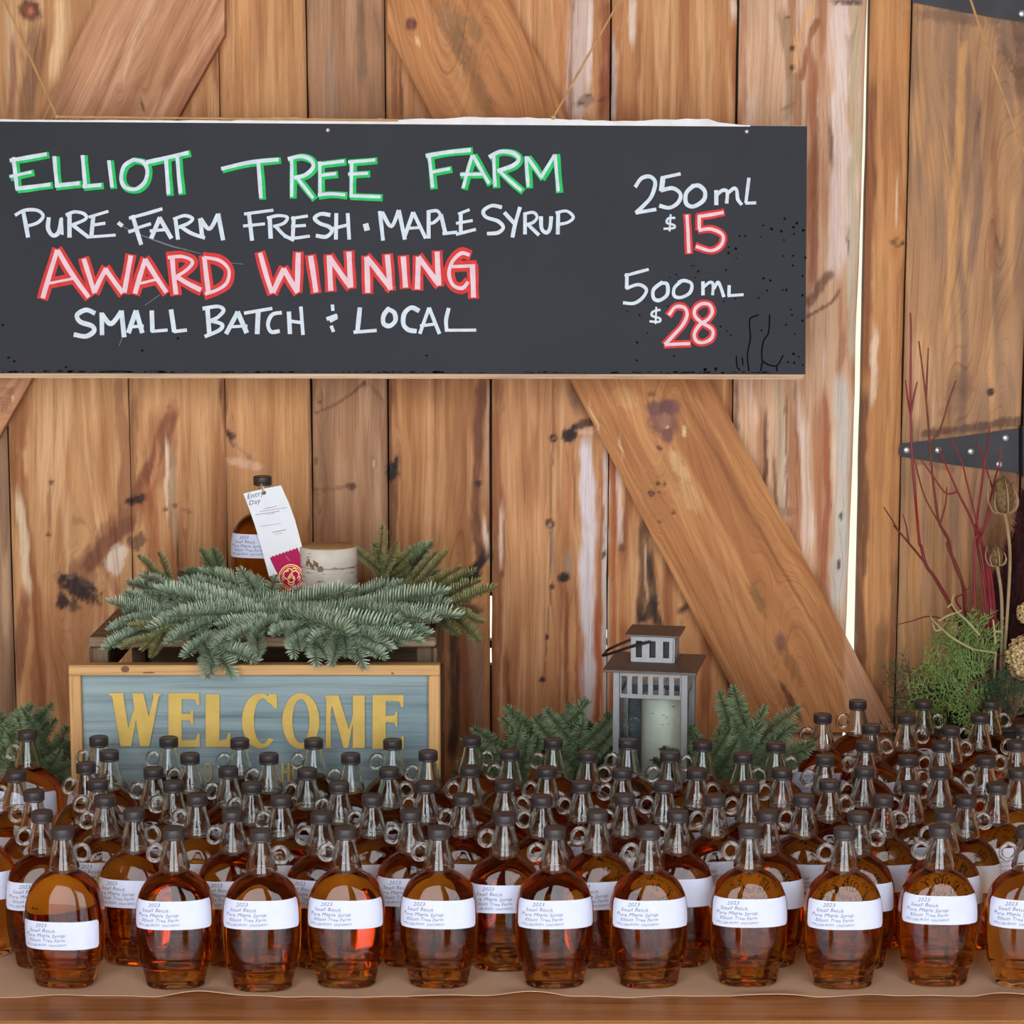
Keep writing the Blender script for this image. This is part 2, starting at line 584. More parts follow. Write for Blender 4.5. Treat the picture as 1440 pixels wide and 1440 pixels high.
# ---- wood features and broad tones in the wall's own pixel frame
# streak: ([(x,y)...], half width, colour, strength); blob: (x,y,rx,ry,angle,colour,strength,edge noise)
ST_ = [
    ([(30, 545), (22, 640), (30, 740), (50, 830), (55, 900), (52, 1040)], 11, (146, 86, 46), .85),
    ([(24, 700), (36, 790), (40, 830)], 7, (222, 190, 150), .8),
    ([(33, 840), (31, 900), (25, 960)], 8, (120, 66, 38), .8),
    ([(168, 535), (175, 640), (173, 720)], 9, (146, 92, 58), .75),
    ([(180, 735), (150, 765), (125, 795)], 11, (104, 62, 40), .85),
    ([(70, 684), (70, 745)], 2.5, (150, 96, 60), .7),
    ([(112, 838), (108, 910), (112, 1000)], 46, (168, 106, 64), .55),
    ([(228, 585), (222, 650), (200, 720)], 22, (146, 82, 48), .6),
    ([(178, 728), (140, 775), (112, 805)], 22, (128, 76, 48), .7),
    ([(648, 870), (650, 1060)], 26, (120, 72, 44), .6),
    ([(150, 800), (168, 850), (160, 900), (150, 1000)], 7, (140, 84, 48), .5),
    ([(243, 575), (228, 620), (203, 670), (192, 703)], 12, (128, 70, 42), .85),
    ([(222, 630), (212, 690)], 4, (196, 130, 86), .8),
    ([(232, 600), (238, 700), (242, 800)], 3, (150, 96, 60), .7),
    ([(234, 625), (236, 715)], 3, (232, 200, 165), .85),
    ([(243, 640), (247, 760)], 4, (150, 124, 98), .7),
    ([(249, 765), (253, 830)], 2, (52, 30, 20), .9),
    ([(212, 690), (218, 830)], 14, (160, 90, 50), .7),
    ([(190, 560), (187, 700)], 5, (128, 78, 48), .7),
    ([(312, 540), (316, 600), (329, 626), (352, 640)], 4.5, (118, 66, 42), .85),
    ([(326, 606), (334, 630), (356, 640)], 4, (205, 150, 110), .6),
    ([(316, 640), (314, 830)], 2, (140, 90, 58), .7),
    ([(436, 540), (436, 830)], 3, (110, 68, 44), .6),
    ([(441, 582), (470, 570), (497, 552), (512, 537)], 2.2, (118, 74, 48), .8),
    ([(520, 540), (540, 566)], 3, (118, 74, 48), .7),
    ([(440, 690), (494, 684)], 3, (120, 78, 52), .6),
    ([(512, 700), (508, 830)], 4, (140, 92, 60), .6),
    ([(548, 540), (549, 900)], 4, (104, 60, 36), .7),
    ([(553, 670), (555, 790)], 5, (84, 48, 30), .7),
    ([(562, 640), (568, 830)], 3, (140, 86, 48), .6),
    ([(605, 540), (603, 800)], 5, (204, 150, 100), .5),
    ([(676, 540), (672, 640), (668, 720), (676, 790)], 9, (104, 58, 40), .85),
    ([(686, 545), (683, 700)], 3, (190, 150, 120), .6),
    ([(682, 735), (686, 780)], 4, (226, 196, 170), .8),
    ([(684, 780), (662, 808), (644, 836)], 13, (28, 22, 20), .95),
    ([(640, 880), (636, 1060)], 8, (62, 36, 24), .9),
    ([(652, 890), (656, 1060)], 6, (140, 78, 42), .8),
    ([(668, 870), (672, 1060)], 9, (150, 112, 86), .8),
    ([(622, 880), (618, 1060)], 7, (120, 72, 40), .6),
    ([(699, 535), (697, 1060)], 8, (142, 80, 44), .8),
    ([(712, 920), (714, 1060)], 6, (130, 66, 34), .8),
    ([(706, 700), (705, 800)], 5, (150, 86, 52), .7),
    ([(705, 718), (704, 790)], 3.4, (232, 196, 166), .9),
    ([(778, 540), (778, 616), (773, 736), (776, 825), (769, 896), (763, 957)], 1.6, (128, 84, 56), .75),
    ([(775, 740), (780, 800)], 2.2, (150, 124, 100), .8),
    ([(783, 640), (788, 700)], 3, (180, 140, 96), .5),
    ([(842, 588), (815, 598), (796, 612)], 7, (52, 32, 26), .95),
    ([(812, 608), (850, 604)], 5, (214, 164, 128), .85),
    ([(800, 540), (812, 575)], 12, (110, 74, 50), .7),
    ([(800, 630), (800, 700), (797, 790)], 4, (170, 104, 62), .7),
    ([(806, 640), (808, 720)], 2, (130, 74, 44), .7),
    ([(822, 625), (828, 740), (826, 860), (822, 1060)], 11, (218, 200, 192), .95),
    ([(838, 700), (840, 760)], 3, (190, 130, 90), .7),
    ([(845, 640), (846, 760), (842, 900)], 3.5, (158, 92, 58), .85),
    ([(852, 640), (851, 1060)], 4.5, (204, 186, 170), .85),
    ([(838, 850), (842, 930), (838, 1020)], 4, (160, 74, 44), .8),
    ([(810, 830), (812, 1040)], 3, (150, 80, 46), .8),
    ([(796, 830), (797, 1040)], 2.5, (132, 70, 40), .7),
    ([(789, 830), (784, 1040)], 2.5, (150, 90, 52), .6),
    ([(799, 785), (797, 802)], 4, (170, 140, 118), .8),
    ([(815, 900), (818, 1050)], 4, (196, 120, 88), .6),
    # plank under the brace
    ([(862, 640), (864, 780), (862, 1000)], 4, (166, 82, 44), .8),
    ([(870, 650), (872, 760)], 5, (226, 196, 170), .7),
    ([(905, 735), (904, 800), (903, 880)], 9, (92, 54, 34), .8),
    ([(907, 770), (910, 865)], 2.2, (206, 170, 130), .9),
    ([(914, 780), (921, 860), (930, 885)], 7, (40, 26, 22), .9),
    ([(900, 860), (905, 890)], 7, (40, 26, 22), .8),
    ([(955, 862), (975, 845)], 4, (120, 74, 44), .8),
    ([(880, 880), (878, 1000)], 10, (160, 78, 42), .7),
    ([(990, 900), (992, 1000)], 8, (148, 76, 42), .7),
    # right plank of the door
    ([(1036, 540), (1036, 620)], 3, (96, 58, 38), .7),
    ([(1050, 540), (1062, 590)], 8, (232, 190, 156), .6),
    ([(1077, 585), (1075, 680)], 3, (86, 48, 30), .85),
    ([(1087, 650), (1093, 730)], 3, (120, 66, 40), .8),
    ([(1095, 540), (1098, 720)], 6, (182, 160, 128), .75),
    ([(1105, 560), (1106, 720)], 1.6, (90, 62, 44), .75),
    ([(1118, 540), (1120, 650)], 2, (110, 80, 60), .6),
    ([(1132, 600), (1138, 760)], 8, (226, 196, 172), .7),
    ([(1161, 560), (1164, 700), (1158, 820)], 5, (158, 84, 52), .85),
    ([(1150, 640), (1152, 780)], 3, (190, 110, 70), .6),
    ([(1182, 535), (1184, 680), (1178, 850)], 12, (198, 184, 164), .9),
    ([(1200, 200), (1198, 500)], 8, (188, 168, 136), .8),
    # upper part
    ([(85, 0), (80, 60), (74, 110)], 9, (230, 184, 130), .9),
    ([(14, 20), (18, 60), (12, 110)], 6, (206, 170, 130), .7),
    ([(48, 40), (44, 90), (38, 165)], 15, (132, 86, 58), .8),
    ([(20, 60), (14, 165)], 6, (150, 96, 68), .8),
    ([(70, 120), (64, 165)], 8, (196, 140, 86), .6),
    ([(300, 60), (307, 130)], 4, (150, 90, 50), .7),
    ([(345, 30), (342, 165)], 5, (196, 128, 70), .5),
    ([(505, 0), (508, 110)], 8, (120, 92, 68), .7),
    ([(528, 20), (534, 60)], 4, (120, 92, 70), .6),
    ([(466, 60), (468, 165)], 9, (150, 120, 96), .6),
    ([(553, 80), (556, 165)], 5, (134, 72, 40), .8),
    ([(562, 100), (566, 165)], 3, (104, 56, 34), .8),
    ([(780, 0), (792, 100), (796, 165)], 6, (186, 116, 62), .7),
    ([(812, 0), (815, 60), (812, 165)], 16, (206, 178, 158), .9),
    ([(805, 0), (803, 165)], 3, (150, 96, 66), .8),
    ([(830, 0), (828, 120)], 4, (226, 204, 186), .8),
    ([(848, 0), (853, 90), (846, 165)], 9, (142, 72, 42), .9),
    ([(862, 60), (863, 165)], 4, (206, 186, 168), .8),
    ([(872, 0), (872, 165)], 4, (158, 88, 50), .7),
    ([(890, 0), (892, 55)], 6, (232, 204, 176), .9),
    ([(902, 30), (896, 110)], 4, (150, 88, 50), .7),
    ([(1031, 0), (1032, 20)], 5, (234, 206, 180), .9),
    ([(1030, 40), (1032, 130)], 6, (166, 98, 54), .7),
    ([(1046, 0), (1047, 165)], 5, (160, 92, 52), .6),
    ([(1100, 20), (1112, 100), (1108, 165)], 9, (150, 112, 74), .7),
    ([(1118, 100), (1122, 50), (1142, 10)], 5, (222, 166, 110), .8),
    ([(1128, 110), (1140, 50), (1150, 30)], 5, (150, 84, 48), .8),
    ([(1140, 80), (1145, 165), (1142, 400)], 7, (158, 90, 54), .8),
    ([(1155, 60), (1158, 220), (1160, 320)], 5, (196, 130, 86), .7),
    ([(1180, 5), (1184, 120), (1182, 260), (1176, 380)], 15, (226, 196, 176), .9),
    ([(1203, 0), (1203, 140), (1206, 240)], 7, (190, 164, 124), .8),
    ([(1168, 180), (1170, 230)], 4, (120, 76, 52), .8),
    ([(1140, 425), (1155, 400), (1168, 385)], 8, (110, 68, 44), .8),
    ([(1136, 445), (1170, 425), (1180, 410)], 3, (120, 72, 46), .8),
    ([(1185, 470), (1180, 520)], 6, (150, 92, 60), .7),
    ([(1192, 335), (1194, 350)], 2, (60, 44, 36), .8),
    # jamb and the right door
    ([(1226, 120), (1222, 330), (1217, 520)], 9, (132, 74, 40), .8),
    ([(1215, 560), (1212, 760), (1210, 940)], 9, (104, 58, 34), .85),
    ([(1240, 0), (1236, 300), (1232, 500)], 5, (208, 146, 88), .6),
    ([(1262, 255), (1261, 310)], 2, (236, 200, 160), .8),
    ([(1256, 360), (1252, 520)], 6, (204, 140, 82), .5),
    ([(1231, 470), (1226, 560)], 5, (228, 194, 158), .9),
    ([(1250, 600), (1245, 800)], 6, (206, 142, 80), .6),
    ([(1256, 800), (1254, 960)], 6, (104, 58, 38), .7),
    ([(1240, 880), (1236, 980)], 9, (92, 52, 34), .6),
    ([(1316, 40), (1310, 200)], 6, (160, 120, 88), .6),
    ([(1355, 60), (1344, 300), (1330, 460)], 6, (204, 146, 84), .7),
    ([(1372, 140), (1374, 280), (1366, 380)], 7, (130, 96, 74), .7),
    ([(1378, 150), (1374, 180)], 3, (84, 58, 42), .7),
    ([(1400, 200), (1396, 330), (1398, 380)], 6, (150, 92, 54), .7),
    ([(1432, 0), (1436, 140)], 10, (92, 66, 50), .7),
    ([(1404, 30), (1420, 160)], 8, (140, 106, 84), .6),
    ([(1290, 480), (1288, 590)], 7, (214, 164, 118), .7),
    ([(1310, 500), (1314, 600)], 6, (206, 160, 116), .6),
    ([(1356, 500), (1352, 600)], 5, (130, 96, 74), .7),
    ([(1322, 580), (1350, 570)], 6, (140, 100, 74), .5),
    ([(1300, 610), (1360, 602), (1440, 590)], 7, (88, 60, 46), .8),
    ([(1290, 650), (1340, 660)], 5, (120, 84, 60), .6),
    ([(1290, 700), (1284, 860)], 6, (200, 138, 74), .7),
    ([(1312, 700), (1316, 840)], 7, (168, 122, 70), .6),
    ([(1336, 760), (1330, 900)], 5, (140, 84, 46), .6),
    ([(1300, 860), (1306, 980)], 6, (206, 146, 76), .6),
    ([(1270, 880), (1275, 960)], 3, (206, 160, 96), .6),
]
BL_ = [
    (110, 826, 33, 17, .45, (44, 27, 22), .97, .5), (88, 846, 10, 13, 0, (40, 24, 20), .95, .4),
    (122, 820, 9, 7, .4, (96, 70, 58), .7, .3), (98, 812, 6, 4, .3, (120, 96, 84), .7, .3),
    (104, 852, 9, 10, 0, (60, 36, 26), .8, .5),
    (163, 788, 14, 22, .2, (226, 200, 172), .9, .5), (172, 775, 9, 10, 0, (226, 200, 172), .8, .4),
    (182, 762, 5, 8, 0, (90, 60, 44), .8, .4),
    (72, 678, 4, 4, 0, (110, 60, 40), .9, .2), (68, 752, 3.5, 3.5, 0, (90, 52, 36), .9, .2),
    (192, 703, 15, 7, -.3, (40, 24, 18), .95, .4), (196, 762, 10, 13, .3, (98, 64, 48), .8, .5),
    (238, 573, 4, 4, 0, (150, 96, 60), .8, .2), (233, 716, 4, 3.5, 0, (104, 66, 46), .85, .2),
    (246, 711, 4, 3.5, 0, (104, 66, 46), .85, .2), (262, 718, 10, 2.5, .3, (140, 90, 58), .7, .3),
    (325, 612, 7, 6, .5, (60, 34, 24), .85, .4), (345, 652, 26, 7, .2, (220, 172, 138), .7, .4),
    (494, 684, 9, 5, .3, (84, 50, 36), .85, .4), (447, 692, 9, 3.5, 0, (110, 72, 46), .8, .3),
    (447, 692, 6, 1.8, 0, (176, 128, 90), .8, .2),
    (449, 561, 8, 4, .2, (150, 104, 70), .8, .3), (450, 566, 3, 3, 0, (84, 52, 34), .8, .3),
    (526, 651, 4, 9, 0, (150, 104, 66), .8, .2), (526, 651, 2, 6, 0, (216, 174, 124), .8, .2),
    (444, 648, 3, 6, 0, (110, 76, 52), .7, .4), (513, 540, 4, 5, 0, (90, 54, 36), .8, .3),
    (551, 664, 9, 14, .2, (24, 18, 16), .97, .5), (557, 650, 4, 10, .2, (24, 18, 16), .95, .3),
    (655, 815, 22, 14, -.8, (26, 21, 19), .95, .6), (650, 838, 10, 6, 0, (150, 112, 84), .9, .3),
    (660, 858, 24, 10, 0, (60, 38, 28), .8, .6), (644, 850, 9, 8, 0, (30, 22, 20), .9, .4),
    (672, 680, 6, 5, 0, (54, 34, 26), .9, .4),
    (778, 616, 6, 6, 0, (60, 30, 22), .95, .25), (779, 617, 2.5, 2.5, 0, (150, 100, 76), .9, .2),
    (773, 736, 7, 7, 0, (70, 38, 28), .95, .25), (773, 738, 3.5, 4, 0, (176, 130, 104), .9, .2),
    (776, 825, 4, 5, 0, (90, 30, 24), .95, .25), (769, 896, 3.5, 3.5, 0, (80, 32, 28), .95, .2),
    (763, 956, 5, 4, 0, (54, 26, 22), .95, .2),
    (802, 612, 12, 9, -.4, (44, 28, 24), .95, .5), (793, 812, 9, 7, -.3, (34, 22, 20), .97, .35),
    (800, 792, 5, 12, .1, (160, 130, 108), .7, .4), (706, 806, 3, 6, 0, (96, 58, 40), .8, .3),
    (805, 1004, 8, 5, 0, (80, 34, 26), .9, .4), (875, 771, 5, 6, 0, (110, 66, 42), .8, .4),
    (849, 780, 3, 7, .2, (60, 44, 38), .85, .3),
    (915, 858, 12, 20, .2, (40, 27, 22), .85, .6), (908, 880, 9, 8, 0, (172, 116, 80), .8, .4),
    (962, 856, 13, 6, -.6, (140, 94, 60), .85, .4), (962, 856, 7, 2.5, -.6, (70, 44, 30), .8, .3),
    (1107, 718, 13, 7, 0, (150, 96, 64), .6, .6), (1183, 726, 3, 6, 0, (64, 46, 40), .9, .3),
    (1179, 794, 3, 7, 0, (70, 52, 44), .9, .3),
    (42, 14, 17, 15, .5, (86, 46, 32), .92, .3), (40, 14, 9, 8, .5, (150, 84, 54), .9, .3),
    (43, 16, 4, 4, 0, (196, 126, 88), .7, .3),
    (822, 142, 15, 8, -.4, (150, 120, 100), .85, .5), (818, 145, 4, 3, 0, (96, 76, 66), .85, .4),
    (828, 134, 4, 3, 0, (96, 76, 66), .85, .4), (846, 140, 8, 3, -.3, (120, 64, 40), .8, .4),
    (1114, 68, 4, 4, 0, (60, 34, 26), .9, .3), (1114, 95, 3.5, 6, 0, (64, 36, 28), .9, .3),
    (1108, 24, 4, 3, 0, (110, 64, 44), .8, .3), (1108, 150, 14, 3, -.5, (150, 100, 62), .6, .3),
    (1193, 3, 24, 4, 0, (66, 48, 40), .85, .5),
    (1262, 341, 11, 6, .15, (120, 70, 40), .9, .3), (1264, 341, 6, 3, .1, (196, 140, 80), .85, .2),
    (1269, 342, 4, 3.5, 0, (66, 36, 24), .9, .3),
    (1393, 551, 6, 6, 0, (62, 32, 22), .95, .25), (1351, 545, 20, 25, .3, (130, 98, 78), .4, .7),
    (1400, 340, 4, 12, .1, (120, 76, 48), .6, .4),
    (1425, 660, 22, 40, 0, (90, 58, 44), .6, .6), (1425, 800, 40, 80, 0, (120, 68, 50), .5, .7),  # the second is a broad dark reddish patch low on the right
    (1343, 25, 60, 10, .1, (110, 82, 66), .6, .6), (1424, 45, 20, 50, 0, (104, 78, 62), .6, .7),
]
BRACE_BL = [
    (932, 588, 23, 27, -.15, (118, 76, 70), .8, .3), (945, 572, 14, 12, .2, (104, 64, 62), .8, .3),
    (922, 574, 13, 11, 0, (112, 70, 64), .8, .3), (934, 592, 10, 12, 0, (156, 108, 84), .8, .4),
    (938, 612, 9, 12, 0, (112, 70, 66), .8, .3), (938, 600, 2.5, 2.5, 0, (220, 180, 130), .8, .2),
    (915, 554, 6, 4, 0, (120, 78, 50), .7, .4), (962, 607, 3, 9, 0, (232, 196, 140), .7, .3),
    (916, 694, 5.5, 5, 0, (84, 42, 36), .95, .25), (916, 694, 2.5, 2.3, 0, (160, 100, 80), .8, .2),
    (925, 680, 2.5, 3, 0, (70, 40, 30), .9, .2), (935, 681, 2.5, 4, 0, (90, 54, 36), .9, .2),
    (927, 692, 2, 3, 0, (90, 54, 36), .9, .2), (947, 721, 2.5, 3.5, .4, (80, 44, 32), .9, .2),
    (928, 734, 4, 2.5, .6, (120, 72, 44), .8, .3), (927, 630, 6, 3, .5, (90, 56, 40), .8, .3),
    (954, 653, 8, 30, -.5, (222, 180, 126), .55, .5), (970, 700, 14, 26, -.5, (218, 172, 116), .4, .5),
    (1098, 904, 8, 13, 0, (124, 74, 64), .92, .2), (1098, 902, 10, 16, 0, (150, 96, 66), .5, .2),
    (1065, 842, 7, 26, -.45, (122, 84, 44), .7, .4), (1112, 935, 9, 30, -.45, (128, 84, 44), .6, .5),
    (1112, 985, 5, 34, -.5, (84, 42, 24), .85, .4), (1035, 755, 3, 4, 0, (140, 100, 60), .7, .3),
    (578, 34, 9, 9, 0, (96, 50, 38), .95, .3), (578, 36, 5, 5, 0, (126, 68, 48), .8, .3),
    (587, 58, 3, 8, -.4, (222, 180, 130), .8, .3),
    (637, 35, 20, 34, -.3, (140, 100, 62), .7, .5), (655, 75, 14, 40, -.5, (136, 94, 56), .65, .5),
    (675, 130, 12, 44, -.5, (134, 90, 52), .6, .5), (668, 40, 10, 22, -.4, (120, 90, 58), .5, .5),
    (712, 120, 5, 24, -.5, (150, 96, 54), .7, .4),
    (168, 126, 6, 1.6, .1, (96, 62, 42), .9, .2), (200, 147, 2, 12, -.3, (110, 70, 46), .9, .2),
    (160, 130, 70, 12, 0, (196, 140, 104), .4, .6), (10, 560, 8, 20, .5, (140, 84, 54), .6, .5),
    (880, 560, 20, 12, .6, (212, 160, 100), .5, .5), (18, 560, 2, 5, 0, (210, 180, 150), .8, .2),
]
BRACE_ST = [
    ([(625, 20), (630, 40), (645, 55), (640, 70), (655, 85), (648, 95)], 1.3, (196, 160, 120), .8),
    ([(640, 18), (645, 40), (655, 60), (662, 75), (652, 92)], 1.3, (96, 62, 44), .8),
    ([(845, 590), (900, 690), (960, 800), (1040, 960)], 2.2, (148, 92, 48), .6),
    ([(870, 590), (930, 700), (1020, 860)], 1.6, (150, 94, 50), .5),
    ([(960, 560), (1020, 660), (1100, 800), (1190, 960)], 3.0, (136, 80, 42), .6),
    ([(1010, 650), (1080, 770), (1160, 900)], 2.0, (140, 84, 44), .6),
    ([(980, 560), (1060, 700), (1150, 850)], 4, (206, 144, 84), .5),
    ([(830, 575), (842, 600)], 2, (228, 190, 140), .7), ([(872, 622), (876, 634)], 2, (228, 190, 140), .7),
    ([(240, 0), (200, 60), (165, 130)], 10, (204, 146, 106), .6),
    ([(215, 0), (190, 50), (175, 110)], 3, (214, 170, 134), .6),
    ([(130, 10), (100, 80), (75, 140)], 6, (166, 108, 66), .5),
    ([(300, 60), (270, 120), (250, 165)], 7, (160, 100, 70), .6),
]


def apply_features(col, px, py, ST, BL, seed):
    wob = (fbm(px * 0.05, py * 0.02, seed + 40) - 0.5)
    wob2 = (fbm(px * 0.16, py * 0.05, seed + 50) - 0.5)
    tex = fbm(px * 0.30, py * 0.035, seed + 60, 3)
    tex2 = fbm(px * 0.34, py * 0.20, seed + 70, 3) - 0.5
    for i, (pts, w, c, s) in enumerate(ST):
        ys = [p[1] for p in pts]
        xs_ = [p[0] for p in pts]
        vertical = all(ys[k + 1] > ys[k] for k in range(len(ys) - 1)) and \
            (max(ys) - min(ys)) > 1.2 * (max(xs_) - min(xs_))
        R = w * 3 + 8
        m = (px > min(xs_) - R) & (px < max(xs_) + R) & (py > min(ys) - 30) & (py < max(ys) + 30)
        if not m.any():
            continue
        X, Yy = px[m], py[m]
        if vertical:
            xc = np.interp(Yy, ys, xs_)
            fade = sstep(min(ys) - 25, min(ys) + 12, Yy) * (1 - sstep(max(ys) - 12, max(ys) + 25, Yy))
            taper = 0.55 + 0.45 * fade
            d = np.abs(X + wob[m] * w * 1.3 + 3 * wob2[m] - xc) / (w * taper)
            a = (1 - sstep(0.55, 1.15, d)) * fade
        else:
            d = np.full(X.shape, 1e9)
            for k in range(len(pts) - 1):
                ax, ay = pts[k]
                bx, by = pts[k + 1]
                t = np.clip(((X - ax) * (bx - ax) + (Yy - ay) * (by - ay)) / ((bx - ax) ** 2 + (by - ay) ** 2), 0, 1)
                d = np.minimum(d, np.hypot(X - ax - t * (bx - ax), Yy - ay - t * (by - ay)))
            d = (d + wob2[m] * w * 1.2) / w
            a = 1 - sstep(0.5, 1.15, d)
        if w > 2.6:
            a = a * np.clip(.50 + 1.1 * tex[m], 0, 1.0)
        a = (a * s)[:, None]
        col[m] = col[m] * (1 - a) + np.array(lin(c)) * a
    for i, (cx, cy, rx, ry, ang, c, s, en) in enumerate(BL):
        R = max(rx, ry) * 1.9
        m = (np.abs(px - cx) < R) & (np.abs(py - cy) < R)
        if not m.any():
            continue
        X, Yy = px[m] - cx, py[m] - cy
        ca, sa = math.cos(ang), math.sin(ang)
        u = (X * ca + Yy * sa) / rx
        v = (-X * sa + Yy * ca) / ry
        d = np.hypot(u, v) + en * (1.3 * (fbm(px[m] * 0.12, py[m] * 0.10, seed + i) - 0.5) + 1.5 * tex2[m])
        a = ((1 - sstep(0.66, 1.22, d)) * s * (np.clip(.68 + .7 * tex[m], 0, 1) if max(rx, ry) > 6 else 1))[:, None]
        col[m] = col[m] * (1 - a) + np.array(lin(c)) * a
    return col


def knot_warp(px, py, BL):
    """bend the grain round the knots"""
    off = np.zeros_like(px)
    for (cx, cy, rx, ry, ang, c, s, en) in BL:
        if max(rx, ry) < 3 or sum(c) > 420:
            continue
        r = max(rx, ry) * 1.3
        dx, dy = px - cx, (py - cy) * 0.42
        q = np.hypot(dx, dy)
        off -= np.sign(dx + 1e-6) * r * 0.75 * np.exp(-(q / (r * 1.5)) ** 2) * np.tanh(np.abs(dx) / r * 2)
    return off


def spaced(a, b, step):
    n = max(1, int(math.ceil((b - a) / step)))
    return [a + (b - a) * i / n for i in range(n + 1)]


ZV0 = PY(720, 1110, W).z
ZV1 = PY(720, -25, W).z
FINE = 0.0026


class Boards:
    def __init__(s):
        s.V, s.F, s.T, s.G, s.n = [], [], [], [], 0

    def grid(s, X, Y, Z, tint, gc):
        """X,Y,Z: arrays (rows, cols) of the front face, which looks towards -y"""
        r, c = X.shape
        base = s.n
        s.V.append(np.stack([X, Y, Z], -1).reshape(-1, 3))
        idx = (np.arange(r * c).reshape(r, c) + base)
        q = np.stack([idx[:-1, :-1], idx[:-1, 1:], idx[1:, 1:], idx[1:, :-1]], -1).reshape(-1, 4)
        s.F.append(q)
        s.T.append(tint.reshape(-1, 3))
        s.G.append(gc.reshape(-1, 3))
        s.n += r * c

    def build(s, name, parent=None):
        V = np.concatenate(s.V)
        Fa = np.concatenate(s.F)
        T = np.concatenate(s.T)
        G = np.concatenate(s.G)
        me = bpy.data.meshes.new(name)
        me.vertices.add(len(V))
        me.vertices.foreach_set('co', V.astype(np.float32).ravel())
        me.loops.add(Fa.size)
        me.loops.foreach_set('vertex_index', Fa.astype(np.int32).ravel())
        me.polygons.add(len(Fa))
        me.polygons.foreach_set('loop_start', np.arange(0, Fa.size, 4, dtype=np.int32))
        me.update(calc_edges=True)
        me.validate()
        a = me.attributes.new('tint', 'FLOAT_COLOR', 'POINT')
        a.data.foreach_set('color', np.concatenate([T, np.ones((len(T), 1))], 1).astype(np.float32).ravel())
        a = me.attributes.new('gc', 'FLOAT_VECTOR', 'POINT')
        a.data.foreach_set('vector', G.astype(np.float32).ravel())
        me.materials.append(M_BOARD)
        return link(bpy.data.objects.new(name, me), parent)


def board_tint(px, py, pal, seed, along=None, across=None):
    al = py if along is None else along
    ac = px if across is None else across
    base, dark, light = [np.array(lin(c)) for c in pal]
    n1 = fbm(ac * 0.045 + seed * 3.1, al * 0.0045, seed, 3)
    n2 = fbm(ac * 0.11 + seed * 1.7, al * 0.006, seed + 11, 3)
    n3 = fbm(ac * 0.02, al * 0.012, seed + 21, 2)
    col = np.repeat(base[None], px.size, 0).reshape(px.shape + (3,)).copy()
    a = (sstep(0.46, 0.72, n1) * 0.85)[..., None]
    col = col * (1 - a) + dark * a
    a = (sstep(0.50, 0.74, n2) * 0.8)[..., None]
    col = col * (1 - a) + light * a
    col *= (0.86 + 0.28 * n3)[..., None]
    return col


def vertical_board(B, xl, xr, z0, z1, pal, seed, depth=0.0, thick=0.022, fine=True, xl1=None, xr1=None, y=W):
    """xl/xr at z1 (top); xl1/xr1 at z0 (bottom)"""
    rnd = random.Random(seed)
    if fine:
        zs = []
        if z0 < ZV0:
            zs += spaced(z0, ZV0, 0.2)[:-1]
        zs += spaced(max(z0, ZV0), min(z1, ZV1), FINE * 1.3)
        if z1 > ZV1:
            zs += spaced(ZV1, z1, 0.2)[1:]
    else:
        zs = spaced(z0, z1, 0.3)
    zs = np.array(zs)
    u = np.array(spaced(0, 1, FINE / (xr - xl))) if fine else np.array(spaced(0, 1, 0.34))
    xl1 = xl if xl1 is None else xl1
    xr1 = xr if xr1 is None else xr1
    k = ((zs - z0) / (z1 - z0))[:, None]
    wl = (fbm(zs * 6, zs * 0 + 1.5, seed + 3) - .5)[:, None] * 0.003
    wr = (fbm(zs * 6, zs * 0 + 7.5, seed + 4) - .5)[:, None] * 0.003
    L = xl1 + (xl - xl1) * k + wl
    R = xr1 + (xr - xr1) * k + wr
    X = L + (R - L) * u[None]
    Z = np.repeat(zs[:, None], len(u), 1)
    edge = np.minimum(u, 1 - u)[None] * (xr - xl)
    Y = np.full(X.shape, y + depth) + 0.0012 * np.exp(-(edge / 0.0022) ** 2)
    Y = Y + (0.0012 * (fbm(X * 9, Z * 1.5, seed + 9) - .5) if fine else 0)
    px, py = proj(X, np.full(X.shape, y), Z)
    if fine:
        col = board_tint(px, py, pal, seed)
        edpx = np.minimum(px - px[:, :1], px[:, -1:] - px)
        e = (np.exp(-(edpx / 3.0) ** 2) * 0.35)[..., None]
        col = col * (1 - e) + np.array(lin((96, 58, 36))) * e
        ff = apply_features(col.reshape(-1, 3), px.ravel(), py.ravel(), ST_, BL_, seed)
        col = ff.reshape(col.shape)
        wp = knot_warp(px, py, BL_)
    else:
        col = np.repeat(np.array(lin(pal[0]))[None], px.size, 0).reshape(px.shape + (3,)) * rnd.uniform(.8, 1.1)
        wp = 0 * px
    gc = np.stack([X + wp * 0.00095 + seed * 0.37, Z + seed * 1.9, np.full(X.shape, seed * 0.013)], -1)
    B.grid(X, Y, Z, col, gc)
    # sides and back
    for j, sg in ((0, 1), (-1, -1)):
        xs2 = np.stack([X[:, j], X[:, j]], 1)
        ys2 = np.stack([Y[:, j], np.full(len(zs), y + thick)], 1)
        zs2 = np.stack([zs, zs], 1)
        if sg > 0:
            xs2, ys2, zs2 = xs2[:, ::-1], ys2[:, ::-1], zs2[:, ::-1]
        c2 = np.stack([col[:, j]] * 2, 1) * 0.8
        g2 = np.stack([gc[:, j]] * 2, 1)
        B.grid(xs2, ys2, zs2, c2, g2)
    xb = np.array([[X[0, -1], X[0, 0]], [X[-1, -1], X[-1, 0]]])
    yb = np.full((2, 2), y + thick)
    zb = np.array([[z0, z0], [z1, z1]])
    B.grid(xb, yb, zb, np.full((2, 2, 3), 0.2), np.zeros((2, 2, 3)))


def XW(px, py=535, y=W):
    return PY(px, py, y).x


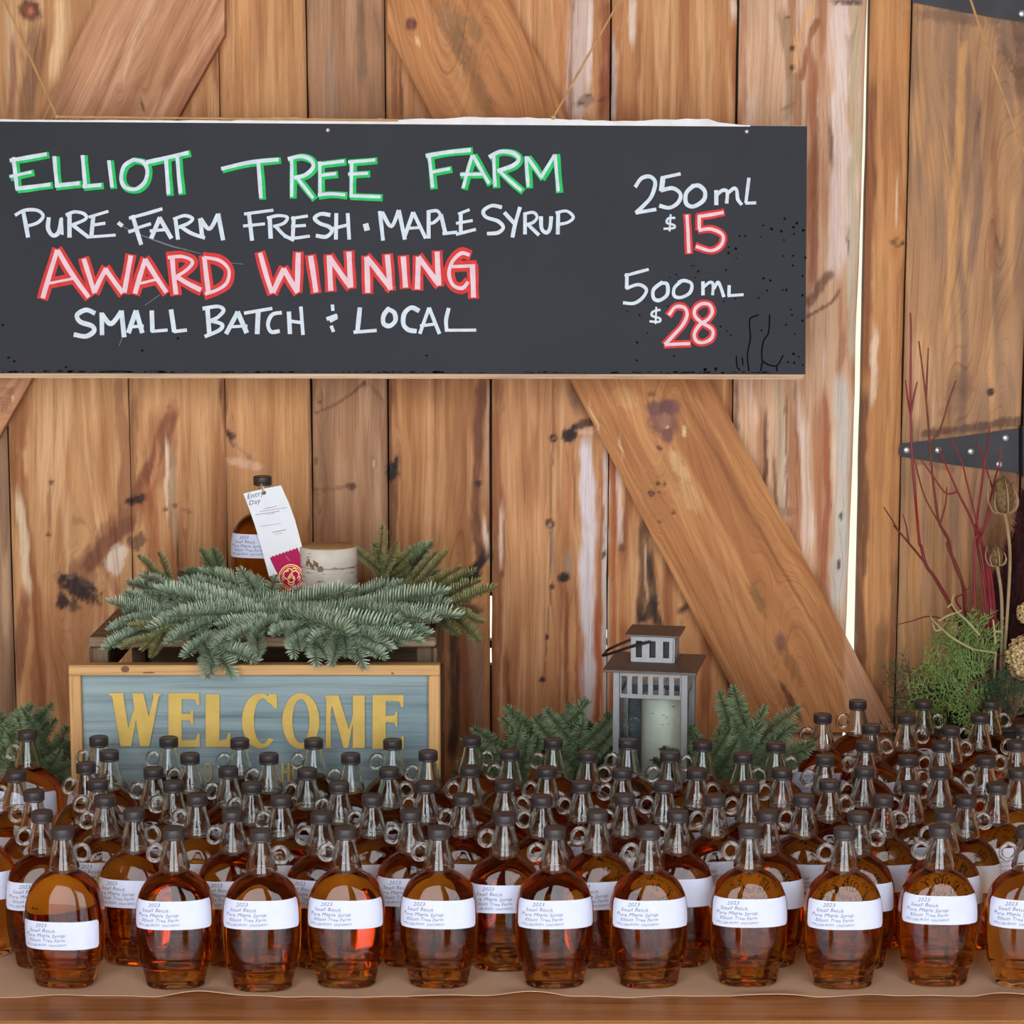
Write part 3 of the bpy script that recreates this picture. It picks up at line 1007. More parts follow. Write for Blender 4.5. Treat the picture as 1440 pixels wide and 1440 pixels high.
# ------------------------------------------------------------------ the barn shell
mb = MB()
mb.box((0, (W + .3 + 1.0) / 2, -0.05), (4.76, W + .3 - 1.0, 0.1))
tag(mb.obj('floor', M_CONCRETE), kind='structure')
mb = MB()
mb.box((0, 1.0 - 5, -.06), (16, 9.99, .1))
tag(mb.obj('bounce_ground', M_BOUNCE), kind='structure')  # unseen bright ground, added to brighten the bottle reflections
mb = MB()
mb.box((0, (W + FRONT_Y) / 2 + 0.05, 3.14), (4.8, W - FRONT_Y + 0.3, 0.06))
tag(mb.obj('ceiling', M_ROOF), kind='structure')
for nm, sx in (('wall_left', -1), ('wall_right', 1)):
    mb = MB()
    mb.box((sx * 2.35, (W + FRONT_Y) / 2, 1.555), (0.06, W - FRONT_Y, 3.105))
    tag(mb.obj(nm, M_WALLSIDE), kind='structure')

# unseen front wall, added to shape bottle reflections: two wide openings and a pier
mb = MB()
for (xa, xb, za, zb) in ((-2.35, -1.65, 0, 3.1), (1.65, 2.35, 0, 3.1), (-.2, .16, 0, 3.1), (-1.65, 1.65, 2.9, 3.1)):
    mb.box(((xa + xb) / 2, FRONT_Y - .04, (za + zb) / 2 + .004), (xb - xa, .08, zb - za))
tag(mb.obj('reflection_wall_front', M_WALLSIDE), kind='structure')

Z_TOP = 2.34
TAN = (192, 136, 86)
PALS = [
    ((150, 112, 80), (110, 76, 52), (190, 150, 110)),
    ((200, 146, 94), (178, 120, 72), (216, 166, 116)),
    ((196, 140, 88), (166, 104, 60), (210, 156, 104)),
    ((198, 140, 86), (180, 122, 74), (208, 150, 96)),
    ((166, 118, 80), (140, 98, 68), (188, 140, 100)),
    ((178, 120, 70), (150, 94, 54), (198, 140, 88)),
    ((194, 134, 84), (172, 108, 64), (212, 156, 106)),
    ((190, 130, 78), (150, 86, 48), (212, 158, 106)),
    ((206, 160, 120), (170, 110, 70), (224, 188, 158)),
]
bx = [8, 180.5, 315.5, 437, 545, 690, 856, 1031]
door = thing('door_1', None, None, (0, 0, 0))
tag(door, kind='structure')
B = Boards()
Xs = [XW(-170)] + [XW(b) for b in bx]
GAPW = [0.0016, 0.0022, 0.0007, 0.0020, 0.0020, 0.0030, 0.0020, 0.0022]
for i in range(8):
    gl = GAPW[i - 1] if i else 0
    vertical_board(B, Xs[i] + gl / 2, Xs[i + 1] - GAPW[i] / 2, 0.03, Z_TOP, PALS[i], 100 + i,
                   depth=(0.0, .001, -.0005, -.0003, .0018, .0004, -.0006, .0012)[i])
xt = PY(1220, 0, W)
xb_ = PY(1191, 860, W)
sl = (xt.x - xb_.x) / (xt.z - xb_.z)
vertical_board(B, Xs[8] + .0011, xt.x + sl * (Z_TOP - xt.z), 0.03, Z_TOP, PALS[8], 108,
               xl1=Xs[8] + .0011, xr1=xb_.x + sl * (0.03 - xb_.z))
dplanks = B.build('plank_panel', door)

# cover strips behind the joints, left open where daylight leaks through
leaks = {8: [(835, 885)], 180.5: [(752, 765), (828, 842)], 690: [(842, 905), (916, 940)], 856: [(890, 905), (912, 922)],
         1031: []}
mb = MB()
for i, b in enumerate(bx):
    x = XW(b)
    segs = [(0.03, Z_TOP)]
    for (p0, p1) in leaks.get(b, []):
        z1, z0 = PY(b, p0, W).z, PY(b, p1, W).z
        ns = []
        for (a, c) in segs:
            if a < z0 and z1 < c:
                ns += [(a, z0), (z1, c)]
            else:
                ns.append((a, c))
        segs = ns
    for (a, c) in segs:
        mb.box((x, W + 0.031, (a + c) / 2), (0.05, 0.016, c - a))
mb.obj('cover_strip', M_POST, door)


def diag_board(name, corners, seed, pal, y0=W - 0.024, thick=0.0225, pale_end=None):
    """corners in pixels: left edge top, left edge bottom, right edge bottom, right edge top (+extra points allowed)"""
    Bd = Boards()
    P = [np.array(c, float) for c in corners]
    # parametrise: edges L(t), R(t) with t along
    Lp, Rp = P[0], P[1]
    L1, R1 = P[2], P[3]
    n_t = int(np.linalg.norm(L1 - Lp) / 2.8)
    n_s = 66
    t = np.linspace(0, 1, n_t)[:, None]
    s = np.linspace(0, 1, n_s)[None]
    gx = (Lp[0] + (L1[0] - Lp[0]) * t) * (1 - s) + (Rp[0] + (R1[0] - Rp[0]) * t) * s
    gy = (Lp[1] + (L1[1] - Lp[1]) * t) * (1 - s) + (Rp[1] + (R1[1] - Rp[1]) * t) * s
    a = (gx - 720) / F
    v = (720 - gy) / F
    T = y0 / (CT + v * ST)
    X = a * T
    Z = CZ + (-ST + v * CT) * T
    dv = (L1 - Lp) / np.linalg.norm(L1 - Lp)
    wid = abs((Rp - Lp)[0] * dv[1] - (Rp - Lp)[1] * dv[0])
    edge = np.minimum(s, 1 - s) * wid
    Y = np.full(X.shape, y0) + 0.0015 * np.exp(-(edge / 2.5) ** 2)
    ac = s * wid + 0 * t
    al = t * np.linalg.norm(L1 - Lp) + 0 * s
    col = board_tint(gx, gy, pal, seed, al, ac)
    col = apply_features(col.reshape(-1, 3), gx.ravel(), gy.ravel(), BRACE_ST, BRACE_BL, seed).reshape(col.shape)
    if pale_end is not None:
        w_ = pale_end(gx, gy)[..., None] * 0.8
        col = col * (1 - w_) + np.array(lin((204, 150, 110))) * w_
    wp = knot_warp(ac, al * 1.0, [])
    wp = knot_warp(gx, gy, BRACE_BL)
    gc = np.stack([(ac + wp) * 0.00095 + seed, al * 0.00095 + seed, 0 * X + seed * .1], -1)
    Bd.grid(X, Y, Z, col, gc)
    for (r0, flip) in ((np.s_[:, 0], False), (np.s_[:, -1], True), (np.s_[0, :], True), (np.s_[-1, :], False)):
        x2 = np.stack([X[r0], X[r0]], 1)
        z2 = np.stack([Z[r0], Z[r0]], 1)
        y2 = np.stack([Y[r0], np.full(len(X[r0]), y0 + thick)], 1)
        if not flip:
            x2, y2, z2 = x2[:, ::-1], y2[:, ::-1], z2[:, ::-1]
        Bd.grid(x2, y2, z2, np.stack([col[r0]] * 2, 1) * 0.85, np.stack([gc[r0]] * 2, 1))
    return Bd.build(name, door)


BP = ((184, 120, 68), (164, 102, 56), (198, 136, 82))
# long brace running down to the right, behind the sign, and the one that mirrors it
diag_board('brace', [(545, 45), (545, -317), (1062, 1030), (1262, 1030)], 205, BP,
           pale_end=lambda x, y: sstep(1186, 1189, x) * sstep(860, 900, y))  # brace end past the door gap is mixed towards a paler tone
diag_board('brace', [(315.5, -400), (315.5, 48), (-146, 620), (-5, 620)], 207,
           ((190, 134, 92), (168, 112, 74), (206, 152, 112)))

# right-hand door: jamb board and wide board beyond the bright gap
door2 = thing('door_2', None, None)
tag(door2, kind='structure')
B = Boards()
xj0, xj1 = PY(1224, 0, W).x, PY(1283, 0, W).x
vertical_board(B, xj0, xj1 - .0012, 0.03, Z_TOP, ((188, 126, 72), (160, 100, 56), (204, 146, 90)), 120, depth=.0006)
vertical_board(B, xj1 + .0006, XW(1438), 0.03, Z_TOP, ((176, 128, 86), (146, 108, 78), (196, 142, 90)), 121, depth=-.0008)
vertical_board(B, XW(1438) + .003, XW(1620), 0.03, Z_TOP, ((160, 112, 76), (140, 100, 74), (190, 140, 90)), 122)
B.build('plank_panel', door2)
mb = MB()
for x in (xj1, XW(1439)):
    mb.box((x, W + .031, (0.03 + Z_TOP) / 2), (.05, .016, Z_TOP - .03))
mb.obj('cover_strip', M_POST, door2)
# fixed wall left and right of the doors
mb = MB()
x0, x1 = XW(-170) - .004, -2.36
n = 8
for i in range(n):
    a, b = x1 + (x0 - x1) * i / n, x1 + (x0 - x1) * (i + 1) / n
    mb.box(((a + b) / 2, W + .012, 1.55), (b - a - .003, .024, 3.1), bev=.002)
x0, x1 = XW(1620) + .004, 2.36
for i in range(n):
    a, b = x0 + (x1 - x0) * i / n, x0 + (x1 - x0) * (i + 1) / n
    mb.box(((a + b) / 2, W + .012, 1.55), (b - a - .003, .024, 3.1), bev=.002)
mb.box((0.02, W + .012, (Z_TOP + 3.1) / 2 + .003), (XW(1620) - XW(-170), .024, 3.1 - Z_TOP), bev=.002)
tag(mb.obj('wall_back', M_WALLSIDE), kind='structure')


def hinge(pts, screws, name='strap_hinge'):
    o = MB()
    o.prism(pts, lambda x, y: PY(x, y, W - .006), lambda x, y: PY(x, y, W - .0012))
    h = o.obj(name, M_IRON, door2)
    for (sx, sy) in screws:
        c = PY(sx, sy, W - .006)
        q = MB()
        q.lathe([(.0042, 0), (.0042, .0008), (.003, .0018), (.0012, .002), (.001, .0012)], 14)
        q.obj('screw', M_SCREW, h, c, (math.pi / 2, 0, 0), smooth=True)
    return h


h = hinge([(1265, 630), (1267, 624), (1335, 616), (1434, 602), (1434, 665), (1350, 655), (1267, 642), (1264, 637)],
          [(1275, 633), (1319, 633), (1365, 635), (1414, 616), (1405, 653)])
q = MB()
q.tube([PY(1440, 598, W - .009), PY(1440, 669, W - .009)], .0062, 14)
q.obj('hinge_pin', M_DARKMETAL, h, smooth=True)
h = hinge([(1283, 3), (1282, -22), (1452, -48), (1452, 32), (1400, 25), (1340, 14)], [(1437, 19), (1300, -8), (1380, -8)])

# ------------------------------------------------------------------ table and paper
TY0 = PZ(720, 1436.5, TZ).y
TY1 = 2.84
table = thing('display_table', 'varnished brown wooden table with a pale cut front edge, under all the bottles', 'table',
              (0, (TY0 + TY1) / 2, 0))
nb = 5
for i in range(nb):
    wdt = (TY1 - TY0) / nb
    y = TY0 + wdt * (i + .5) - (TY0 + TY1) / 2
    mb = MB()
    mb.box((0, y, TZ - .016), (2.3, wdt - .0015, .032), bev=.0016)
    mb.obj('top_board', M_TABLE, table)
mb = MB()
mb.box((0, TY0 - (TY0 + TY1) / 2 - .004, TZ - .0175), (2.3, .0075, .033), bev=.0012)
mb.obj('edge_strip', M_TABLEEDGE, table)
mb = MB()
for s_ in (-1, 1):
    mb.box((0, s_ * ((TY1 - TY0) / 2 - .05), TZ - .08), (2.1, .022, .09))
    mb.box((s_ * 1.05, 0, TZ - .08), (.022, TY1 - TY0 - .12, .09))
mb.obj('apron', M_POST, table)
for sx in (-1, 1):
    for sy in (-1, 1):
        mb = MB()
        mb.box((sx * 1.04, sy * ((TY1 - TY0) / 2 - .06), (TZ - .033) / 2), (.06, .06, TZ - .033), bev=.004)
        mb.obj('leg', M_POST, table)

mb = MB()
rnd = random.Random(4)
NX, NY = 360, 40
edge_wave = {}
vs = []
for i in range(NX + 1):
    x = -1.02 + 2.04 * i / NX
    w_ = 0.0022 * math.sin(x * 17 + 1.0) + 0.0020 * math.sin(x * 41 + .6) + .0012 * math.sin(x * 97)
    f0 = PZ(720, 1402, TZ).y + w_
    lift = max(0, .0022 * math.sin(x * 23 + 2) + .0018 * math.sin(x * 57))
    for j in range(NY + 1):
        t = (j / NY) ** 2
        y = f0 + (2.66 - f0) * t
        z = TZ + .0008 + lift * math.exp(-((y - f0) / .012) ** 2)
        z += .0004 * math.sin(x * 31 + y * 60) * math.exp(-((y - f0) / .05) ** 2) + .0002
        vs.append((x, y, z))
fs = [(i * (NY + 1) + j, (i + 1) * (NY + 1) + j, (i + 1) * (NY + 1) + j + 1, i * (NY + 1) + j + 1)
      for i in range(NX) for j in range(NY)]
nv = len(vs)
vs += [(x, y, z - .0006) for (x, y, z) in vs]
fs += [tuple(k + nv for k in reversed(f)) for f in fs]
for i in range(NX):
    a, b = i * (NY + 1), (i + 1) * (NY + 1)
    fs.append((a, a + nv, b + nv, b))
mb.add(vs, fs)
o = mb.obj('kraft_paper', M_KRAFT, smooth=True, fix=False, origin=(0, 2.3, TZ))
tag(o, 'brown kraft paper runner with a wavy front edge under the bottles', 'paper')

# ------------------------------------------------------------------ chalkboard sign
SY = 2.74


def sgn(px, py, off=0.0):
    return PY(px, py, SY - off)


sc0 = sgn(430, 527)
sign = thing('chalkboard_sign', 'long black chalkboard sign with hand-lettered farm name and prices, hung by twine',
             'sign', sc0)


def sign_part(mb, name, mat, smooth=False, fix=True):
    mb.v = [tuple(Vector(p) - sc0) for p in mb.v]
    return mb.obj(name, mat, sign, smooth=smooth, fix=fix)


mb = MB()
poly = [(-275, 168), (1135, 177.5), (1132.5, 526), (-275, 524)]
mb.prism(poly, lambda x, y: sgn(x, y, 0), lambda x, y: sgn(x, y, 0) + Vector((0, .010, 0)))
sign_part(mb, 'black_panel', M_BLACK)
mb = MB()
mb.prism([(-277, 166), (1134, 176), (1131, 527), (-277, 525)], lambda x, y: sgn(x, y, 0) + Vector((0, .0102, 0)),
         lambda x, y: sgn(x, y, 0) + Vector((0, .024, 0)))
sign_part(mb, 'backing_board', M_PALEWOOD)
mb = MB()
mb.prism([(-277, 524.6), (1131, 526.6), (1128, 533.5), (-277, 531)], lambda x, y: sgn(x, y, 0.0015),
         lambda x, y: sgn(x, y, 0) + Vector((0, .024, 0)))
sign_part(mb, 'bottom_edge', M_PALEWOOD)
# worn white paint along the top edge
top, bot = [], []
rnd = random.Random(11)
for i in range(90):
    x = -270 + 1325 * i / 89
    yb = 168 + (x + 275) * 9.5 / 1410
    if x < 340:
        h = 1.5 + 1.2 * rnd.random()
    elif x < 1000:
        h = 7.0 + 2.0 * math.sin(x * .02) + rnd.random() * 2.0 - (3 if x < 520 else 0)
    else:
        h = 5 * (1055 - x) / 55 + rnd.random() * .6
    top.append((x, yb - max(h, .8)))
    bot.append((x, yb + 1.0))
mb = MB()
mb.prism(top + bot[::-1], lambda x, y: sgn(x, y, .001), lambda x, y: sgn(x, y, 0) + Vector((0, .0235, 0)))
sign_part(mb, 'worn_top_edge', M_WHITEWORN)
# strings
for pts in ([(-60, -145), (0, 28), (80, 164)], [(985, -200), (872, -2), (778, 165)], [(80, 164), (300, 166.5), (560, 169)]):
    mb = MB()
    if len(pts) == 3 and pts[2][0] == 560:
        P = [sgn(x, y, .004) for x, y in pts]
    else:
        P = [PY(*pts[0], W - .03), PY(*pts[1], (W + SY) / 2 - .02), sgn(*pts[2], .003)]
        d = (P[2] - P[0])
        P = [P[0] + d * t for t in (0, .25, .5, .75, 1)]
        for k, t in enumerate((0, .25, .5, .75, 1)):
            y = P[k].y
            a, b, c = ray(pts[0][0] + (pts[2][0] - pts[0][0]) * t, pts[0][1] + (pts[2][1] - pts[0][1]) * t)
            P[k] = Vector((a * y / b, y, CZ + c * y / b))
    mb.tube(catmull(P, 4), .0015, 7)
    if pts[2][0] != 560:
        mb.lathe([(.0001, -.003), (.003, -.0015), (.0034, 0), (.003, .002), (.0001, .0032)], 10, P[-1])
    sign_part(mb, 'string', M_TWINE, True)


def strokes(lines, x0, y0, s, w, name, mat, off, gap=13.0, dx=0.0, dy=0.0):
    """hand-drawn strokes: w is a full width in photo pixels"""
    items = []
    for ln in lines:
        ww = w
        if isinstance(ln, tuple):
            ln, ww = ln
        items.append((min(p[0] for p in ln) / s, max(p[0] for p in ln) / s, ln, ww * 1.18))
    items.sort(key=lambda q: q[0])
    words, last = [], -1e9
    for it in items:                       # a wide space starts a new word
        if it[0] - last > gap:
            words.append([])
        words[-1].append(it)
        last = max(last, it[1])
    k = 0
    for wd in words:
        o = MB()
        for (_, _, ln, ww) in wd:
            P = catmull([(x0 + x / s + dx, y0 + y / s + dy, 0) for x, y in ln], 7)
            n = len(P)
            L, R = [], []
            for i in range(n):
                t = P[min(i + 1, n - 1)] - P[max(i - 1, 0)]
                t.normalize()
                nn = Vector((-t.y, t.x, 0))
                h = ww / 2 * (1.0 - 0.05 * math.sin(i * .45 + k))
                p = P[i].copy()
                if i == 0:
                    p -= t * ww * .2
                if i == n - 1:
                    p += t * ww * .2
                L.append(p + nn * h)
                R.append(p - nn * h)
            z = off + k * 4.0e-5
            vs = [sgn(p.x, p.y, z + i_ * 2e-6) for i_, p in enumerate(L)] + [sgn(p.x, p.y, z + i_ * 2e-6) for i_, p in enumerate(R)]
            o.add(vs, [(i, i + n, i + n + 1, i + 1) for i in range(n - 1)])
            k += 1
        sign_part(o, name, mat, fix=False)


A = (0, 190, 3.4286)
Bq = (400, 190, 3.4286)
C = (0, 330, 3.4286)
D = (380, 330, 3.4286)
E = (850, 230, 4.8)
tA = [[(65, 110), (74, 190), (82, 258)], [(50, 122), (120, 110), (222, 92)], ([(48, 200), (150, 178)], 3.4), [(82, 258), (150, 250), (240, 238)],
      [(262, 105), (268, 180), (275, 240)], [(268, 244), (380, 232)], [(398, 100), (404, 170), (410, 238)], [(402, 248), (485, 240)],
      [(525, 125), (540, 248)], ([(640, 120), (598, 150), (584, 210), (605, 252), (655, 260), (698, 225), (710, 170), (690, 130), (640, 119)], 4.6),
      ([(710, 130), (800, 110), (905, 85)], 4.8), [(800, 112), (806, 200), (812, 282)], [(855, 108), (862, 200), (870, 277)],
      ([(1070, 162), (1200, 132), (1340, 118)], 4.6), [(1245, 132), (1252, 220), (1258, 300)]]
tB = [[(35, 108), (36, 200), (35, 295)], ([(20, 115), (80, 102), (128, 120), (138, 155), (100, 192), (50, 205)], 4.6), [(60, 205), (100, 255), (137, 302)],
      [(170, 130), (171, 210), (172, 288)], [(165, 140), (285, 126)], [(170, 194), (245, 186)], [(165, 288), (225, 283), (290, 288)],
      [(325, 128), (323, 210), (322, 292)], [(310, 130), (435, 120)], [(310, 188), (400, 184)], [(318, 292), (460, 298)],
      [(697, 95), (706, 170), (714, 250)], ([(685, 100), (790, 82), (895, 72)], 4.8), [(712, 178), (795, 162)],
      [(905, 100), (884, 170), (862, 252)], [(910, 98), (950, 170), (985, 230)], ([(850, 190), (950, 188)], 4), [(1010, 105), (1012, 180), (1016, 245)],
      ([(990, 105), (1040, 80), (1100, 86), (1130, 115), (1100, 148), (1030, 172)], 4.8), [(1035, 172), (1085, 218), (1140, 265)],
      [(1165, 105), (1170, 180), (1175, 246)], [(1172, 108), (1205, 155), (1238, 202)], [(1238, 202), (1270, 150), (1300, 100)], [(1305, 95), (1312, 180), (1320, 268)]]
GA = [l[0] if isinstance(l, tuple) else l for l in tA]
GB = [l[0] if isinstance(l, tuple) else l for l in tB]
strokes(GA, *A, 8.2, 'green_lettering', M_GREEN, .0003, dx=2.6, dy=1.4)
strokes(GB, *Bq, 8.6, 'green_lettering', M_GREEN, .0003, dx=2.0, dy=1.2)
strokes(tA, *A, 4.6, 'title_lettering', M_CHALK, .0010)
strokes(tB, *Bq, 3.9, 'title_lettering', M_CHALK, .0010)
l2A = [[(112, 370), (124, 430), (135, 490)], ([(75, 385), (120, 362), (180, 363), (208, 390), (180, 423), (125, 440)], 4),
       [(235, 400), (232, 450), (255, 484), (283, 468), (295, 408)], ([(296, 400), (300, 478)], 3.5), [(335, 380), (335, 490)],
       ([(320, 385), (360, 370), (406, 380), (412, 405), (345, 435)], 4), ([(352, 435), (420, 487)], 4.4),
       [(450, 390), (440, 490)], ([(430, 395), (520, 368)], 3.6), ([(440, 435), (505, 425)], 3.6), ([(420, 492), (555, 482)], 3.6),
       ([(572, 424), (588, 436)], 4.5), [(640, 390), (660, 460), (680, 525)], ([(625, 400), (700, 380), (780, 356)], 4), ([(655, 450), (725, 428)], 3.8),
       ([(622, 466), (655, 455)], 4), [(770, 400), (730, 495)], [(770, 400), (825, 495)], ([(725, 462), (800, 455)], 3.6),
       [(845, 400), (858, 500)], ([(838, 405), (890, 388), (928, 402), (908, 425), (860, 445)], 4), ([(870, 440), (920, 472), (985, 495)], 4.4),
       [(965, 405), (975, 490)], [(968, 405), (1010, 452), (1050, 385)], [(1052, 382), (1075, 503)],
       [(1200, 380), (1215, 505)], ([(1180, 380), (1315, 362)], 3.8), ([(1175, 438), (1275, 428)], 3.6), [(1300, 395), (1305, 495)],
       ([(1290, 400), (1340, 388), (1385, 396), (1368, 425), (1320, 440)], 3.8), ([(1330, 440), (1370, 482), (1415, 505)], 4.2)]
l2B = [[(45, 395), (40, 495)], ([(35, 402), (110, 390)], 3.8), ([(35, 440), (100, 435)], 3.8), ([(0, 488), (40, 497), (120, 487)], 3.6),
       [(218, 385), (175, 380), (146, 400), (170, 425), (215, 442), (228, 465), (200, 490), (155, 485)], [(250, 380), (248, 500)],
       [(305, 380), (312, 500)], ([(235, 450), (310, 432)], 3.8), ([(392, 432), (398, 455)], 7), [(460, 370), (468, 440), (475, 505)],
       [(472, 374), (515, 440), (550, 365)], [(552, 365), (580, 500)], [(620, 375), (582, 482)], [(622, 375), (680, 495)], ([(590, 450), (660, 445)], 3.6),
       [(695, 370), (695, 495)], ([(690, 370), (735, 365), (750, 390), (722, 420), (700, 426)], 3.8), [(755, 385), (775, 470)], ([(765, 475), (830, 468)], 3.8),
       [(850, 385), (850, 470)], ([(840, 380), (890, 360)], 3.6), ([(830, 425), (905, 412)], 3.6), ([(830, 478), (920, 455)], 4),
       ([(1045, 348), (1000, 340), (960, 365), (972, 395), (1030, 415), (1055, 445), (1030, 470), (980, 475)], 4.4), [(1062, 375), (1108, 425)],
       [(1135, 350), (1112, 430), (1100, 490)], [(1160, 380), (1160, 475)], ([(1155, 380), (1200, 373), (1218, 395), (1200, 420), (1165, 432)], 3.6),
       ([(1175, 432), (1225, 480)], 4.2), [(1237, 395), (1240, 450), (1262, 470), (1280, 450), (1286, 395)], [(1320, 370), (1318, 475)],
       ([(1310, 375), (1360, 366), (1393, 395), (1368, 420), (1325, 430)], 3.6)]
strokes(l2A, *A, 5.0, 'slogan_lettering', M_CHALK, .0006)
strokes(l2B, *Bq, 4.6, 'slogan_lettering', M_CHALK, .0006)
awC = [[(275, 78), (240, 190), (207, 302)], [(280, 78), (340, 180), (425, 298)], ([(235, 235), (350, 212)], 3.2), [(405, 120), (430, 200), (455, 278)],
       [(457, 272), (484, 215), (510, 168)], [(510, 168), (550, 225), (590, 278)], [(630, 105), (615, 190), (600, 275)], [(700, 122), (675, 200), (652, 280)],
       [(702, 122), (750, 200), (800, 275)], ([(675, 235), (760, 215)], 3.2), [(830, 110), (838, 200), (848, 283)],
       ([(812, 110), (880, 106), (928, 130), (900, 170), (845, 205)], 4), [(855, 205), (910, 238), (965, 265)], [(985, 110), (995, 200), (1005, 278)],
       ([(987, 110), (1060, 125), (1103, 170), (1094, 230), (1050, 265), (992, 285)], 4), [(1255, 92), (1282, 190), (1310, 278)]]
awD = [[(15, 275), (40, 220), (65, 168)], [(67, 168), (98, 222), (130, 275)], [(135, 92), (133, 180), (130, 270)], [(195, 107), (208, 190), (220, 273)],
       [(285, 105), (288, 190), (292, 265)], [(287, 112), (335, 180), (385, 248)], [(380, 87), (384, 170), (388, 250)], [(465, 112), (468, 190), (470, 275)],
       [(467, 112), (525, 185), (580, 258)], [(565, 102), (572, 180), (578, 260)], [(642, 110), (647, 180), (652, 250)], [(715, 112), (712, 185), (710, 258)],
       [(717, 112), (765, 175), (812, 238)], [(805, 87), (808, 165), (813, 240)],
       ([(958, 97), (920, 90), (878, 130), (862, 190), (882, 243), (925, 258), (953, 230)], 4.4), ([(880, 154), (985, 150)], 4), [(975, 152), (978, 225), (980, 298)]]
stripw = lambda ll: [l[0] if isinstance(l, tuple) else l for l in ll]
strokes(stripw(awC), *C, 13.5, 'red_lettering', M_RED, .0002)
strokes(stripw(awD), *D, 13.5, 'red_lettering', M_RED, .0002)
strokes(awC, *C, 5.6, 'award_lettering', M_PINK, .0010)
strokes(awD, *D, 6.2, 'award_lettering', M_PINK, .0010)
smC = [[(455, 378), (415, 363), (372, 387), (387, 420), (443, 440), (453, 465), (415, 490), (360, 482)], [(490, 380), (492, 480)],
       [(493, 385), (535, 430), (583, 372)], [(586, 370), (598, 490)], [(655, 370), (620, 470)], [(657, 370), (685, 470)], ([(625, 445), (690, 440)], 3.6),
       [(732, 370), (735, 465)], ([(733, 466), (805, 460)], 4), [(825, 365), (840, 465)], ([(840, 467), (898, 460)], 4),
       [(1000, 357), (1010, 485)], ([(980, 356), (1050, 346), (1078, 365), (1050, 398), (1015, 415)], 4.4), ([(1015, 415), (1070, 432), (1058, 460), (990, 490)], 4.6),
       [(1145, 375), (1092, 475)], [(1147, 375), (1188, 470)], ([(1100, 445), (1190, 440)], 3.6), ([(1180, 378), (1310, 356)], 3.8), [(1245, 370), (1240, 475)],
       ([(1355, 376), (1312, 386), (1292, 430), (1307, 468), (1345, 465)], 4.6)]
smD = [[(90, 375), (95, 475)], ([(148, 350), (158, 480)], 4.4), ([(85, 415), (155, 425)], 4), ([(300, 340), (302, 364)], 4), ([(275, 406), (320, 390)], 4.6),
       ([(290, 416), (320, 400)], 4), ([(295, 442), (304, 466)], 4), [(432, 355), (426, 415), (420, 470)], ([(405, 470), (510, 462)], 4.2),
       [(570, 357), (547, 390), (547, 428), (575, 440), (603, 415), (598, 377), (567, 358)], [(715, 366), (680, 352), (647, 380), (642, 430), (665, 458), (702, 465)],
       ([(765, 355), (722, 475)], 4), ([(767, 355), (815, 475)], 4.6), ([(725, 440), (800, 430)], 3.6), ([(860, 357), (848, 410), (850, 455)], 4.6), ([(845, 461), (990, 460)], 3.8)]
strokes(smC, *C, 5.6, 'batch_lettering', M_CHALK, .0006)
strokes(smD, *D, 5.4, 'batch_lettering', M_CHALK, .0006)
price = [([(210, 155), (250, 100), (308, 88), (343, 130), (318, 220), (268, 280), (215, 330)], 4.6), ([(215, 332), (345, 310)], 4.4),
         ([(395, 95), (385, 180)], 6), ([(385, 97), (510, 70)], 3.8), ([(385, 182), (460, 166), (513, 205), (498, 262), (440, 298), (375, 285)], 4.6),
         ([(600, 150), (552, 200), (552, 268), (600, 290), (668, 248), (678, 190), (640, 150), (596, 152)], 5),
         ([(755, 185), (755, 275)], 5), ([(760, 212), (795, 182), (828, 190), (825, 265)], 4.2), ([(830, 202), (873, 168), (893, 182), (900, 240), (925, 275)], 4.2),
         ([(975, 100), (965, 180), (955, 262)], 4), ([(955, 267), (1020, 265)], 3.6),
         ([(475, 367), (432, 370), (422, 400), (468, 415), (468, 435), (402, 440)], 2.8), ([(447, 345), (440, 455)], 2.4),
         ([(152, 745), (150, 840)], 4.4), ([(140, 757), (220, 735), (295, 715)], 3.6), ([(150, 842), (230, 817), (283, 850), (258, 905), (200, 943), (130, 940)], 4),
         ([(390, 802), (332, 850), (332, 908), (370, 923), (423, 885), (423, 815), (382, 807)], 4.4),
         ([(520, 792), (472, 840), (472, 893), (520, 903), (578, 870), (588, 812), (540, 790), (500, 802)], 4),
         ([(665, 800), (665, 885)], 4), ([(672, 832), (710, 802), (733, 815), (730, 885)], 3.6), ([(740, 842), (765, 802), (783, 830), (805, 897)], 4),
         ([(842, 825), (840, 890)], 4), ([(835, 892), (935, 885)], 3.6),
         ([(375, 987), (327, 1000), (322, 1028), (373, 1045), (368, 1068), (307, 1065)], 2.8), ([(350, 970), (345, 1080)], 2.4)]
num = [[(557, 350), (564, 470), (570, 600)], [(640, 352), (640, 440)], [(635, 357), (720, 345), (800, 330)],
       [(640, 450), (720, 442), (798, 482), (788, 550), (720, 588), (622, 560)],
       [(437, 1020), (480, 968), (538, 972), (558, 1020), (528, 1090), (470, 1155), (412, 1218)], [(412, 1222), (575, 1215)],
       [(658, 1075), (612, 1030), (612, 982), (655, 948), (708, 952), (728, 1000), (700, 1050), (640, 1092), (607, 1150), (622, 1198), (670, 1208), (723, 1178), (728, 1120), (660, 1076)]]
for grp in (price[:11], price[11:13], price[13:21], price[21:]):
    strokes(grp, *E, 4.4, 'price_lettering', M_CHALK, .0006, gap=40)
for grp in (num[:4], num[4:]):
    strokes(grp, *E, 9.5, 'red_price_numerals', M_RED, .0002, gap=40)
    strokes(grp, *E, 4.0, 'price_numerals', M_PINK, .0010, gap=40)
